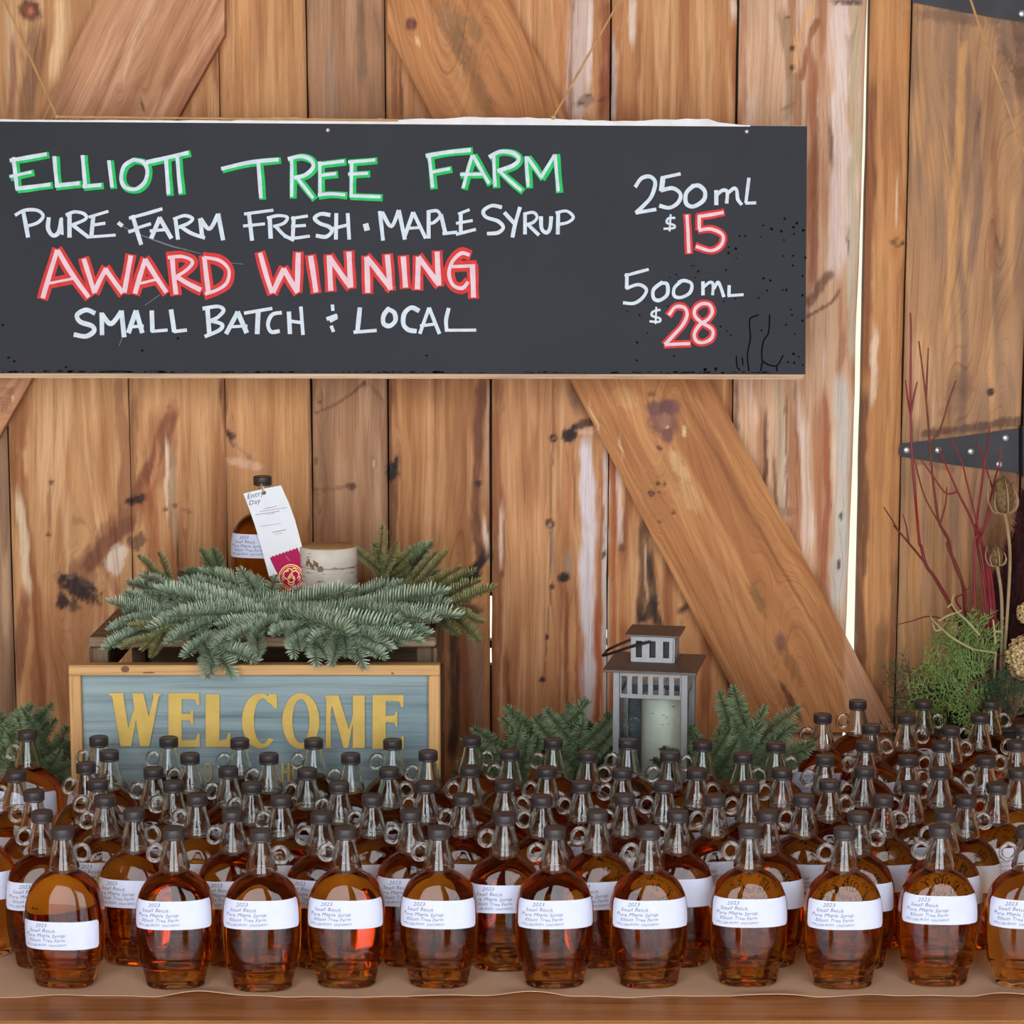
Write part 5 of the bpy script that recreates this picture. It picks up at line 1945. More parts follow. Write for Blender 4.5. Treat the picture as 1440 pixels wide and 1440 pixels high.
gring(657, 968, 106, 8)
gring(657, 968, 88, 5, 20, 160)
gring(657, 968, 90, 5, 190, 350)
for (x, y, r, w_, a, b) in ((625, 950, 40, 12, 30, 290), (690, 950, 38, 10, 150, 420), (657, 985, 34, 10, 200, 520), (640, 920, 26, 8, 160, 360), (682, 915, 24, 8, 180, 390), (657, 1010, 30, 9, 10, 170),
                            (600, 975, 22, 7, 90, 270), (715, 975, 22, 7, -90, 90), (657, 950, 14, 14, 0, 360), (640, 978, 10, 10, 0, 360), (676, 978, 10, 10, 0, 360)):
    gring(x, y, r, w_, a, b, .0027)
tag_part(mb, 'gold_seal', M_SEAL, rib)
mb = MB()
q = tg(612, 795, .003)
mb.tube([tg(610, 790, .0028), tg(628, 812, .0032), tg(648, 832, .0028)], .0004, 6)
tag_part(mb, 'staple', M_SCREW, rib)
mb = MB()
nb_ = p0 + Vector((0, -.011 * bsc, -.0165 * bsc))
mb.tube(catmull([nb_ + Vector((-.004, .004, 0)), tg(405, 185, .001), tg(412, 225, .003), tg(428, 258, .0018), tg(432, 264, -.002)], 5), .0007, 6)
tag_part(mb, 'loop', M_STEMTAN)
mb = MB()
c_ = tg(428, 258, .0006)
mb.add([c_ + Vector((.0024 * math.cos(a), 0, .0024 * math.sin(a))) for a in [k * math.pi / 6 for k in range(12)]], [tuple(range(12))])
tag_part(mb, 'punched_hole', M_DARKMETAL)

# birch-bark box
bp = PY(462, 775, 2.675)
bx_r = PY(503, 775, 2.675).x - bp.x
bb = thing('birch_box', 'round white birch-bark box with a wooden lid top, right of the tagged bottle', 'box', (bp.x, 2.675 + .0, bz))
zsplit = PY(462, 801, 2.675 - bx_r).z - bz
ztop = PY(462, 774, 2.675 - bx_r).z - bz
mb = MB()
mb.lathe([(bx_r * .96, 0), (bx_r * .985, .002), (bx_r * .985, zsplit - .001), (bx_r * .95, zsplit - .0004)], 48)
mb.obj('box_body', M_BIRCH, bb, smooth=True)
mb = MB()
mb.lathe([(bx_r * .97, zsplit), (bx_r, zsplit + .001), (bx_r, ztop - .001), (bx_r * .985, ztop), (bx_r * .97, ztop + .0002), (bx_r * .965, ztop - .001)], 48)
lid = mb.obj('lid', M_BIRCH, bb, smooth=True)
mb = MB()
mb.lathe([(bx_r * .955, ztop - .003), (bx_r * .955, ztop + .0003), (bx_r * .9, ztop + .0012), (.001, ztop + .0016)], 48)
mb.obj('lid_top', M_BIRCHTOP, lid, smooth=True)
M_BARKFLAKE = plain('peeling brown bark', (150, 118, 92), .9, var=.4, scale=200)
mb = MB()
for k in range(8):
    a0 = -2.35 + k * .08
    z0 = zsplit + .003 + .0035 * math.sin(k * 1.7) + (.002 if k < 5 else -.001)
    mb.add([(1.008 * bx_r * math.cos(a0), 1.008 * bx_r * math.sin(a0), z0 - .002), (1.008 * bx_r * math.cos(a0 + .11), 1.008 * bx_r * math.sin(a0 + .11), z0 - .003),
            (1.03 * bx_r * math.cos(a0 + .12), 1.03 * bx_r * math.sin(a0 + .12), z0 + .003), (1.012 * bx_r * math.cos(a0), 1.012 * bx_r * math.sin(a0), z0 + .005)], [(0, 1, 2, 3)])
mb.obj('bark_flakes', M_BARKFLAKE, lid, fix=False)

# small wood slices beside the bottle foot
sp = PY(335, 829, 2.63)
mb = MB()
mb.lathe([(.0125, 0), (.0135, .002), (.0135, .011), (.0125, .012)], 24)
sp.z = bz + .012
o = mb.obj('wood_slice', M_BIRCHTOP, None, (sp.x, 2.63, bz + .0), smooth=True)
tag(o, 'little round wood slice half buried in fir at the crate bottle foot', 'wood slice')

# ------------------------------------------------------------------ fir boughs


def needles(out, axis, rnd, nl=.018, row=.0026, per=9, w=.0017, spread=1.75, up=Vector((0, 0, 1)), lean=.22, tones=(0, 1)):
    V, Fc, T = out
    P = catmull(axis, 10)
    cum = [0]
    for i in range(1, len(P)):
        cum.append(cum[-1] + (P[i] - P[i - 1]).length)
    tot = cum[-1]
    nrow = int(tot / row)
    i = 0
    for r in range(nrow + 1):
        d_ = tot * (r / max(1, nrow))
        while i < len(cum) - 2 and cum[i + 1] < d_:
            i += 1
        t = (d_ - cum[i]) / max(1e-9, cum[i + 1] - cum[i])
        p = P[i].lerp(P[i + 1], t)
        d = (P[i + 1] - P[i]).normalized()
        u = (up - d * up.dot(d))
        u = u.normalized() if u.length > 1e-4 else Vector((0, 1, 0))
        s_ = d.cross(u)
        endf = d_ / tot
        ln = nl * (1.0 if endf < .8 else 1.0 - (endf - .8) * 1.6)
        for k in range(per):
            ph = spread * (2 * (k + .5 + rnd.uniform(-.3, .3)) / per - 1)
            a = u * math.cos(ph) + s_ * math.sin(ph)
            dd = (a + d * (lean + 1.2 * max(0, endf - .85) / .15 * 1.2)).normalized()
            l = ln * rnd.uniform(.8, 1.08)
            m = p + dd * l * .55
            tip = m + (dd * .75 + u * .45 * (1 - math.cos(ph)) + d * .12).normalized() * l * .5
            wd = d - dd * d.dot(dd)
            if wd.length < 1e-3:
                wd = dd.cross(s_)
            wd = wd.normalized() * (w * .5)
            n = len(V)
            V.extend((p - wd * .7, p + wd * .7, m + wd, m - wd, tip + wd * .25, tip - wd * .25))
            Fc.extend(((n, n + 1, n + 2, n + 3), (n + 3, n + 2, n + 4, n + 5)))
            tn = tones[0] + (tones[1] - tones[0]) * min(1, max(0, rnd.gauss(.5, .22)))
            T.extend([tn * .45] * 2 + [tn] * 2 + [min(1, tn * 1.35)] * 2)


def leaf_data(name, out, mat):
    V, Fc, T = out
    me = bpy.data.meshes.new(name)
    me.from_pydata([tuple(v) for v in V], [], Fc)
    a = me.attributes.new('tone', 'FLOAT', 'POINT')
    a.data.foreach_set('value', np.array(T, np.float32))
    me.materials.append(mat)
    me.update()
    return me


def fir_variant(seed, mat, L=.16, nsh=5, nl=.018, row=.0026, per=9, bare=.12, ang=.75, up=.15, width=.0017):
    rnd = random.Random(seed)
    out = ([], [], [])
    st = MB()
    main = [Vector((L * t, .006 * math.sin(t * 3 + seed), .012 * math.sin(t * math.pi) + up * L * t * t * .3)) for t in (0, .25, .5, .75, 1)]
    st.tube(main, [.0024, .0022, .0019, .0015, .0008], 7)
    Pm = catmull(main, 10)
    k0 = int(len(Pm) * bare)
    needles(out, [Pm[k0], Pm[(k0 + len(Pm)) // 3], Pm[(k0 + len(Pm)) // 2], Pm[int(len(Pm) * .8)], Pm[-1]], rnd, nl, row, per, width)
    for k in range(nsh):
        t = bare + .08 + (.72 - bare) * (k + .5) / nsh
        p = Pm[int(t * (len(Pm) - 1))]
        sg = 1 if k % 2 else -1
        a = sg * (ang + rnd.uniform(-.15, .15))
        l = L * (.52 - .30 * t) * rnd.uniform(.85, 1.2) + .02
        d = Vector((math.cos(a), math.sin(a), rnd.uniform(-.12, .22)))
        ax = [p, p + d * l * .5 + Vector((.004, 0, .003)), p + d * l + Vector((.012, 0, .004 + up * l * .2))]
        st.tube(ax, [.0016, .0013, .0007], 6)
        needles(out, ax, rnd, nl * .95, row, per, width)
    return (st.data('twig', M_BARKTWIG, True), leaf_data('needles', out, mat), L)


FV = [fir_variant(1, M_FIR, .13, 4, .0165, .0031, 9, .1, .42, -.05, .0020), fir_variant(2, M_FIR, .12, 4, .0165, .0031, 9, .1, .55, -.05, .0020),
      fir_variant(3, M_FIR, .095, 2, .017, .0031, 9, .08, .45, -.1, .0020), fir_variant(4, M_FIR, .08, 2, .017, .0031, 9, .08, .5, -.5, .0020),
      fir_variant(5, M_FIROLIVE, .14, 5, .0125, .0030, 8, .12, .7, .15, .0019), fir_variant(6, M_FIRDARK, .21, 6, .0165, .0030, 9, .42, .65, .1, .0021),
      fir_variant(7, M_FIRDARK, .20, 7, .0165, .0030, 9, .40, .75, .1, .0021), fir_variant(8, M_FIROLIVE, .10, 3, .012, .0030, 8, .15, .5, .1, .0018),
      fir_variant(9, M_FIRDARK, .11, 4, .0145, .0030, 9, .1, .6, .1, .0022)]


def fir(v, b, yb, t, yt, label, group, roll=0.0, upv=(0, -.35, 1), zb=None):
    st, nd, L = FV[v]
    B_ = PY(b[0], b[1], yb)
    if zb is not None:
        B_ = PZ(b[0], b[1], zb)
        B_ = Vector((PY(b[0], b[1], yb).x, yb, zb))
    T_ = PY(t[0], t[1], yt)
    d = T_ - B_
    ln = d.length
    x = d.normalized()
    u = Vector(upv)
    z = (u - x * u.dot(x)).normalized()
    y = z.cross(x)
    M = Matrix((x, y, z)).transposed() @ Matrix.Rotation(roll, 3, 'X')
    o = thing('fir_branch', label, 'fir branch', B_, M.to_euler(), group)
    s_ = ln / L
    o.scale = (s_, max(.8, min(s_, 1.15)), max(.8, min(s_, 1.15)))
    link(bpy.data.objects.new('twig', st), o)
    link(bpy.data.objects.new('needles', nd), o)
    return o


G1 = 'fir boughs piled on the crate'
crate_firs = [
    (0, (285, 876), 2.57, (168, 876), 2.52, 'silver-green fir bough reaching furthest left on the crate'),
    (1, (300, 850), 2.64, (190, 838), 2.61, 'silver-green fir bough at the upper left of the crate pile, tips pointing left'),
    (2, (262, 886), 2.53, (170, 905), 2.49, 'short fir bough at the lower left corner of the crate top'),
    (0, (400, 872), 2.55, (240, 874), 2.51, 'long fir bough lying leftwards across the middle of the crate pile'),
    (1, (440, 862), 2.62, (270, 850), 2.59, 'fir bough lying leftwards just in front of the tagged bottle foot'),
    (3, (322, 893), 2.505, (286, 940), 2.455, 'fir bough drooping lowest over the frame of the welcome sign'),
    (3, (385, 880), 2.505, (352, 918), 2.462, 'short fir bough hanging over the crate edge, above the E of the sign'),
    (2, (345, 882), 2.53, (255, 898), 2.48, 'thick fir bough on the front edge of the crate, left of middle'),
    (3, (432, 885), 2.50, (408, 912), 2.47, 'stubby fir bough on the crate edge above the C of the sign'),
    (3, (480, 880), 2.505, (508, 928), 2.465, 'fir bough drooping over the crate edge above the O of the sign'),
    (0, (450, 866), 2.56, (598, 886), 2.505, 'long fir bough reaching rightwards to the right end of the crate'),
    (1, (430, 856), 2.62, (548, 856), 2.58, 'fir bough lying rightwards just below the birch box'),
    (3, (505, 884), 2.50, (462, 922), 2.46, 'fir bough hanging down and left over the crate edge, right of middle'),
    (2, (385, 872), 2.53, (512, 896), 2.475, 'fir bough along the front edge of the crate pointing right'),
    (3, (330, 868), 2.63, (312, 818), 2.63, 'upright fir tip at the left foot of the tagged bottle'),
    (3, (366, 868), 2.625, (364, 806), 2.63, 'curved fir tip standing in front of the tagged bottle'),
    (2, (270, 866), 2.69, (206, 822), 2.69, 'fir bough rising at the back left of the crate pile'),
    (2, (510, 858), 2.61, (590, 860), 2.55, 'fir bough pointing right in front of the birch box, middle layer'),
    (3, (530, 880), 2.53, (585, 892), 2.49, 'short fir bough near the right front corner of the crate'),
    (3, (470, 868), 2.58, (412, 848), 2.57, 'small fir tip lying under the end of the magenta ribbon'),
    (0, (330, 862), 2.57, (470, 876), 2.52, 'broad fir bough in the middle of the crate pile'),
    (3, (235, 868), 2.58, (178, 858), 2.55, 'small fir tip at the far left edge of the pile, middle height'),
    (3, (275, 892), 2.505, (322, 938), 2.455, 'fir tip hanging beside the lowest drooping bough, at its right'),
    (3, (455, 890), 2.50, (440, 924), 2.462, 'fir tip hanging over the crate edge between the C and O of the sign'),
    (2, (400, 880), 2.52, (318, 902), 2.475, 'fir bough along the front edge pointing left, above the E of the sign'),
    (2, (470, 886), 2.515, (548, 908), 2.468, 'fir bough along the front edge pointing right, above the M of the sign'),
    (3, (215, 880), 2.56, (200, 840), 2.57, 'fir tip turned up near the left end of the pile'),
    (3, (520, 868), 2.59, (560, 838), 2.58, 'fir tip turned up just right of the birch box'),
    (2, (470, 876), 2.55, (560, 900), 2.50, 'fir bough resting on the crate top, right of the birch box foot'),
    (2, (300, 866), 2.60, (390, 850), 2.58, 'fir bough lying rightwards below the low label of the tagged bottle'),
]
for (v, b, yb, t, yt, lab) in crate_firs:
    if yb > 2.565:                                    # the back layers lie low
        b, t = (b[0], b[1] + 7), (t[0], t[1] + (9 if t[1] < b[1] - 8 else 5))
    fir(v, b, yb, t, yt, lab, G1, upv=(0, -.3, 1))
G2 = 'olive green conifer sprays on the crate'
for (v, b, yb, t, yt, lab) in [
    (4, (540, 858), 2.63, (674, 884), 2.56, 'olive conifer spray reaching furthest right, past the crate edge'),
    (4, (535, 850), 2.67, (656, 854), 2.62, 'olive conifer spray pointing right, second lowest of the right cluster'),
    (4, (540, 845), 2.69, (630, 826), 2.66, 'olive conifer spray slanting up to the right beside the birch box'),
    (7, (540, 835), 2.70, (522, 768), 2.70, 'slender pale conifer tip standing tallest right of the birch box'),
    (7, (545, 830), 2.71, (560, 782), 2.71, 'slender pale conifer tip leaning right next to the tallest one'),
    (7, (250, 838), 2.68, (202, 812), 2.66, 'olive conifer tip poking out at the upper left of the pile'),
    (7, (262, 880), 2.50, (205, 918), 2.47, 'olive conifer tip hanging at the lower left of the pile'),
]:
    fir(v, b, yb, t, yt, lab, G2, upv=(0, -.8, 1))
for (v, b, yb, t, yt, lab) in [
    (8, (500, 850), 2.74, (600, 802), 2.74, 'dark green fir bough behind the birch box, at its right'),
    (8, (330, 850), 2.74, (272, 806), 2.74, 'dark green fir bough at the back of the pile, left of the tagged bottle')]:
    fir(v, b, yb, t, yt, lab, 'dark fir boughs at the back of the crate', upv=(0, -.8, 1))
G3 = 'dark fir boughs standing on the table'
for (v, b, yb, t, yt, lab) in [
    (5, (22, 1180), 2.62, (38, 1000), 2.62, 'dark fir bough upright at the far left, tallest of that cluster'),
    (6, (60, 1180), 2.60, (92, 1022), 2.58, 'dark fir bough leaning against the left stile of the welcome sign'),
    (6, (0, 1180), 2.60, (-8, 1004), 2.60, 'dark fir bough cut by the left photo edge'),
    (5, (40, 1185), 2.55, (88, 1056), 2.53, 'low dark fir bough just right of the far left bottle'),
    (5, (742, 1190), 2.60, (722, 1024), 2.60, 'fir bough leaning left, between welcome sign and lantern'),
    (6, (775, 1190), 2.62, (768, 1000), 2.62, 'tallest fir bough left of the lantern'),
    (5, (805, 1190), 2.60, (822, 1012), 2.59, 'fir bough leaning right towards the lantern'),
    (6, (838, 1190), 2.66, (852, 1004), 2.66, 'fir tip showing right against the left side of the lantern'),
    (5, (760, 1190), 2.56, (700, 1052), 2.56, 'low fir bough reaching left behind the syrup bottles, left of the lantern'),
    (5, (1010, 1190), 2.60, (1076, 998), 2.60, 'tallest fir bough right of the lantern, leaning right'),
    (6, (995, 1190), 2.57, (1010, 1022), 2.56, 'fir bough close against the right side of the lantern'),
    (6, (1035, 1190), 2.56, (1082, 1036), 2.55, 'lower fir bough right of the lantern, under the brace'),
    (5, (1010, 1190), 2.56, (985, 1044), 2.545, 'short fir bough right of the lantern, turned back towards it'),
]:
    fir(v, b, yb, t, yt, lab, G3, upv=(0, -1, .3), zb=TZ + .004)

# ------------------------------------------------------------------ lantern and candle
LYF = 2.50
M_BACKP = plain('blue grey pane reflection', (92, 104, 116), .5, metal=.3, var=.08)  # opaque blue-grey colour stands in for the reflection in the back pane
lx = PY(921, 1000, LYF + .04).x
zq = lambda py: PY(914, py, LYF).z - (TZ + .002)
lw = .088
h_ = lw / 2
lan = thing('lantern', 'small square brushed-metal lantern with glass panes and slotted top, behind the bottles', 'lantern',
            (lx, LYF + h_, TZ + .002), (0, 0, math.radians(-11)))
z_w0, z_w1, z_b1, z_e = .012, zq(984), zq(947), zq(945)
mb = MB()
mb.box((0, 0, .006), (lw + .006, lw + .006, .012), bev=.0015)
mb.obj('base', M_BRUSHED, lan)
for sx in (-1, 1):
    for sy in (-1, 1):
        mb = MB()
        mb.box((sx * (h_ - .004), sy * (h_ - .004), (z_w0 + z_b1) / 2), (.008, .008, z_b1 - z_w0), bev=.0006)
        mb.obj('corner_post', M_BRUSHED, lan)


def slotted(w, z0, z1, n, wide, rail):
    mb = MB()
    mb.box((0, 0, z1 - rail / 2), (w, .0016, rail))
    mb.box((0, 0, z0 + rail / 2), (w, .0016, rail))
    pitch = w / n
    for k in range(n + 1):
        x = -w / 2 + pitch * k
        ww = pitch - wide
        if k in (0, n):
            ww *= .5
            x += ww / 2 * (1 if k == 0 else -1)
        mb.box((x, 0, (z0 + z1) / 2), (ww, .0015, z1 - z0 - 2 * rail))
    return mb


for k in range(4):
    a = k * math.pi / 2
    mb = slotted(lw - .014, z_w1, z_b1, 6, .0068, .005)
    mb.obj('slotted_panel', M_BRUSHED, lan, (math.sin(a) * (h_ - .004), -math.cos(a) * (h_ - .004), 0), (0, 0, a))
    mb = MB()
    mb.box((0, 0, (z_w0 + z_w1) / 2), (lw - .0165, .0016, z_w1 - z_w0 - .001))
    mb.obj('glass_pane' if k != 2 else 'back_pane_reflection', M_PANE if k != 2 else M_BACKP, lan, (math.sin(a) * (h_ - .0045), -math.cos(a) * (h_ - .0045), 0), (0, 0, a))
mb = MB()
for k in range(9):
    rnd = random.Random(k)
    mb.lathe([(.0001, -.0003), (.001 + .0012 * rnd.random(), 0), (.0001, .0007)], 8, (rnd.uniform(-.03, .03), -h_ + .0030, z_w1 - .006 - .03 * rnd.random()))
mb.obj('water_drops', M_PANE, lan, smooth=True)


def frustum(mb, a0, z0, a1, z1):
    vs = [(sx * a * .5, sy * a * .5, z) for (a, z) in ((a0, z0), (a1, z1)) for (sx, sy) in ((-1, -1), (1, -1), (1, 1), (-1, 1))]
    mb.add(vs, [(3, 2, 1, 0), (4, 5, 6, 7)] + [(k, (k + 1) % 4, 4 + (k + 1) % 4, 4 + k) for k in range(4)])


er = .109
mb = MB()
mb.box((0, 0, z_e + .0012), (er, er, .0034), bev=.0004)
frustum(mb, er, z_e + .0029, .060, z_e + .0075)
mb.obj('roof', M_RUSTROOF, lan)
zc0, zc1 = z_e + .0070, zq(899)
cw = .052
for k in range(4):
    a = k * math.pi / 2
    mb = slotted(cw - .004, zc0, zc1, 3, .0072, .006)
    mb.obj('cap_panel', M_BRUSHED, lan, (math.sin(a) * (cw / 2 - .001), -math.cos(a) * (cw / 2 - .001), 0), (0, 0, a))
mb = MB()
mb.box((0, 0, (zc0 + zc1) / 2), (cw - .012, cw - .012, zc1 - zc0 - .002))
mb.obj('cap_lining', M_DARKMETAL, lan)
mb = MB()
mb.box((0, 0, zc1 + .0012), (.064, .064, .0024), bev=.0004)
frustum(mb, .064, zc1 + .0024, .048, zc1 + .0032)
mb.obj('cap_lid', M_RUSTROOF, lan)
mb = MB()
hp = [(-.002, -cw / 2 - .003, zc1 - .006), (-.026, -cw / 2 - .004, zc1 - .013), (-.057, -cw / 2 + .006, zc1 - .026), (-.060, 0, zc1 - .028), (-.057, cw / 2 - .006, zc1 - .026), (-.026, cw / 2 + .004, zc1 - .013), (-.002, cw / 2 + .003, zc1 - .006)]
mb.tube(catmull(hp, 5), .0017, 8)
mb.obj('bail_handle', M_DARKMETAL, lan, smooth=True)
mb = MB()
czt = zq(989)
rc = .0262
mb.lathe([(rc * .97, 0), (rc, .002), (rc, czt - .003), (rc * .93, czt), (rc * .7, czt - .002), (.0012, czt - .003), (.001, czt + .007), (.0002, czt + .0075)], 40)
o = mb.obj('candle', M_CANDLE, None, (lx + .011, LYF + h_ + .004, TZ + .0145), smooth=True)
tag(o, 'thick ivory pillar candle standing inside the metal lantern', 'candle')
for v in o.data.vertices:
    if v.co.z > .01:
        v.co.z -= .0125

# ------------------------------------------------------------------ bouquet at the right
BC = PY(1405, 1010, 2.755)
bk = thing('bucket', 'dark metal bucket holding cedar and red twigs behind the back right bottles', 'bucket', (BC.x, 2.755, TZ + .002))
mb = MB()
mb.lathe([(.052, 0), (.054, .002), (.066, .098), (.069, .1), (.069, .103), (.064, .102), (.052, .012)], 36, cap1=True)
mb.obj('bucket_body', M_DARKMETAL, bk, smooth=True)
mb = MB()
mb.lathe([(.0615, .088), (.0615, .092)], 36)
mb.obj('soil', M_POST, bk)


def bq(px, py, Y):
    return PY(px, py, Y)


def twig(pts, Y0, Y1, r0, mat, label, sides=(), group='red dogwood twigs in the bouquet'):
    """pts from the foot upwards, in pixels"""
    n = len(pts)
    foot = Vector((BC.x + (pts[0][0] - 1400) * .0003, 2.755, TZ + .095))
    P = [foot] + [bq(x, y, Y0 + (Y1 - Y0) * k / (n - 1)) for k, (x, y) in enumerate(pts)]
    t = thing('dogwood_twig', label, 'twig', foot, group=group)
    C_ = catmull(P, 6)
    mb = MB()
    mb.tube([p - foot for p in C_], [1.25 * r0 * (1 - .62 * k / (len(C_) - 1)) for k in range(len(C_))], 7)
    mb.obj('stem', mat, t, smooth=True)
    for sd in sides:
        m = len(sd)
        yb = min(C_, key=lambda p: (proj(p.x, p.y, p.z)[0] - sd[0][0]) ** 2 + (proj(p.x, p.y, p.z)[1] - sd[0][1]) ** 2)
        S = [yb] + [bq(x, y, yb.y - .004 * k) for k, (x, y) in enumerate(sd) if k]
        S = catmull(S, 6)
        mb = MB()
        mb.tube([p - foot for p in S], [1.25 * r0 * (.62 - .3 * k / (len(S) - 1)) for k in range(len(S))], 6)
        mb.obj('side_shoot', mat, t, smooth=True)
    return t


R2 = lambda x, y: (1230 + x / 4.8, 460 + y / 4.8)
R3 = lambda x, y: (1200 + x / 4.5, 740 + y / 4.5)
twig([R3(690, 650), R3(600, 470), R3(520, 330), R3(460, 245), R3(430, 130), R2(300, 1440), R2(275, 1150), R2(255, 900), R2(243, 590), R2(243, 300), R2(245, 0), (1280, 440)], 2.76, 2.73, .0022, M_TWIG,
     'tallest red twig, leftmost upright, rising past the hinge tip', [[R2(243, 590), R2(222, 480), R2(208, 355)], [R2(243, 590), R2(262, 480), R2(287, 370)], [R2(300, 1440), R2(282, 1250), R2(278, 1130)]])
twig([R3(720, 640), R3(690, 360), R3(600, 130), R2(500, 1440), R2(440, 1330), R2(415, 1200), R2(392, 1020), R2(372, 780), R2(350, 520), R2(325, 300), R2(298, 95)], 2.76, 2.72, .0020, M_TWIGDARK,
     'dark red twig forked at its top, crossing the second hinge screw', [[R2(348, 480), R2(355, 300), R2(362, 140)], [R2(380, 800), R2(440, 690), R2(500, 500), R2(548, 360)], [R2(440, 1330), R2(478, 1200), R2(488, 1080)]])
twig([R3(730, 640), R3(710, 420), R3(690, 360), R3(640, 250), R2(500, 1430), R2(440, 1330), R2(340, 1150), R2(290, 980), R2(262, 870)], 2.755, 2.70, .0016, M_TWIGDARK,
     'thin dull twig bending left to end under the hinge tip', [])
twig([R3(900, 640), R3(872, 330), R3(835, 160), R3(790, 80), R2(690, 1390), R2(640, 1270), R2(560, 1110), R2(480, 930), R2(430, 815)], 2.75, 2.70, .0021, M_TWIG, 'red twig slanting left, ending below the second hinge screw',
     [[R2(560, 1110), R2(480, 1120), R2(390, 1000), R2(310, 890)]])
twig([R3(880, 640), R3(850, 300), R3(822, 130), R3(790, 40), R2(700, 1370), R2(670, 1240), R2(620, 1040), R2(590, 920), R2(520, 755)], 2.75, 2.69, .0017, M_TWIG, 'slim red twig ending at the upper edge of the hinge strap', [])
twig([R3(850, 640), R3(815, 300), R3(775, 60), R2(688, 1330), R2(715, 1120), R2(745, 900), R2(765, 780), R2(776, 665)], 2.755, 2.70, .0018, M_TWIG, 'pinkish red twig crossing the wide part of the hinge strap', [])
twig([R3(860, 640), R3(845, 330), R3(805, 60), R2(728, 1390), R2(775, 1190), R2(815, 1010), R2(840, 930), R2(852, 815)], 2.755, 2.72, .0018, M_TWIG, 'red twig ending beside the last lower hinge screw', [[R2(800, 1080), R2(750, 940), R2(690, 775)]])
twig([R3(680, 640), R3(600, 480), R3(460, 245), R3(350, 105), R3(260, 0), R2(150, 1355), R2(62, 1215)], 2.75, 2.68, .0017, M_TWIGDARK, 'brown twig bending furthest left over the jamb board',
     [[R3(350, 100), R3(335, 0), R2(190, 1265)]])
twig([R3(770, 650), R3(768, 480), R3(765, 300), R3(772, 80), R2(770, 1300), R2(780, 1200)], 2.74, 2.72, .0020, M_TWIG, 'straight red twig standing upright left of the teasels', [])
twig([R3(690, 660), R3(600, 600), R3(480, 570), R3(370, 600), R3(265, 625)], 2.74, 2.66, .0011, M_TWIGDARK, 'thin brown twig pointing left almost level, above the bottles', [])
twig([R3(730, 640), R3(650, 470), R3(690, 430), R3(745, 378)], 2.74, 2.70, .0015, M_TWIG, 'short red twig pointing up right just above the cedar', [])


def teasel(cx, cy, rx, ry, foot_px, Y, label):
    f = Vector((BC.x, 2.755, TZ + .095))
    t = thing('teasel', label, 'teasel', f, group='teasels in the bouquet')
    c = PY(cx, cy, Y)
    sc_ = (PY(cx + 10, cy, Y).x - c.x) / 10
    RX, RY = rx * sc_, ry * sc_
    ax = (c - PY(foot_px[0], foot_px[1], Y)).normalized()
    q = Vector((0, 0, 1)).rotation_difference(ax).to_matrix()
    mb = MB()
    pr = [(RX * math.sin(math.pi * k / 12) ** .8 + .0003, -RY * math.cos(math.pi * k / 12)) for k in range(13)]
    mb.lathe(pr, 16)
    rnd = random.Random(int(cx))
    for i in range(180):                                   # the spines
        a = rnd.uniform(0, 2 * math.pi)
        u = rnd.uniform(.06, .97)
        r = RX * math.sin(math.pi * u) ** .8
        z = -RY * math.cos(math.pi * u)
        d = Vector((math.cos(a), math.sin(a), .6 + .8 * u)).normalized()
        p = Vector((r * math.cos(a), r * math.sin(a), z))
        s_ = Vector((-math.sin(a), math.cos(a), 0)) * .0007
        mb.add([p - s_, p + s_, p + d * RX * .55], [(0, 1, 2)])
    mb.v = [tuple(q @ Vector(p) + (c - f)) for p in mb.v]
    mb.obj('seed_head', M_TEASEL, t, fix=False)
    mb = MB()
    for k in range(7):
        a = k * 2 * math.pi / 7 + .3
        e = Vector((math.cos(a), math.sin(a), 0))
        l = RY * (1.9 if k % 2 else 1.2)
        mb.tube(catmull([Vector((0, 0, -RY)), e * RX * 1.15 + Vector((0, 0, -RY * .85)), e * RX * 1.55 + Vector((0, 0, -RY * .85 + l * .5)), e * RX * 1.2 + Vector((0, 0, -RY * .85 + l))], 4),
                [.0008] * 9 + [.0006, .0005, .0004, .0003], 5)
    mb.v = [tuple(q @ Vector(p) + (c - f)) for p in mb.v]
    mb.obj('bracts', M_STEMTAN, t, smooth=True)
    mb = MB()
    S = catmull([f, PY(foot_px[0], foot_px[1], (Y + 2.755) / 2), c - ax * RY], 8)
    mb.tube([p - f for p in S], .0021, 8)
    mb.obj('stem', M_STEMTAN, t, smooth=True)


teasel(1411, 697, 14, 25, (1420, 800), 2.70, 'larger dry teasel head, hanging just below the hinge')
teasel(1401, 782, 9.5, 14, (1409, 860), 2.70, 'smaller dry teasel head, lower and left of the larger one')


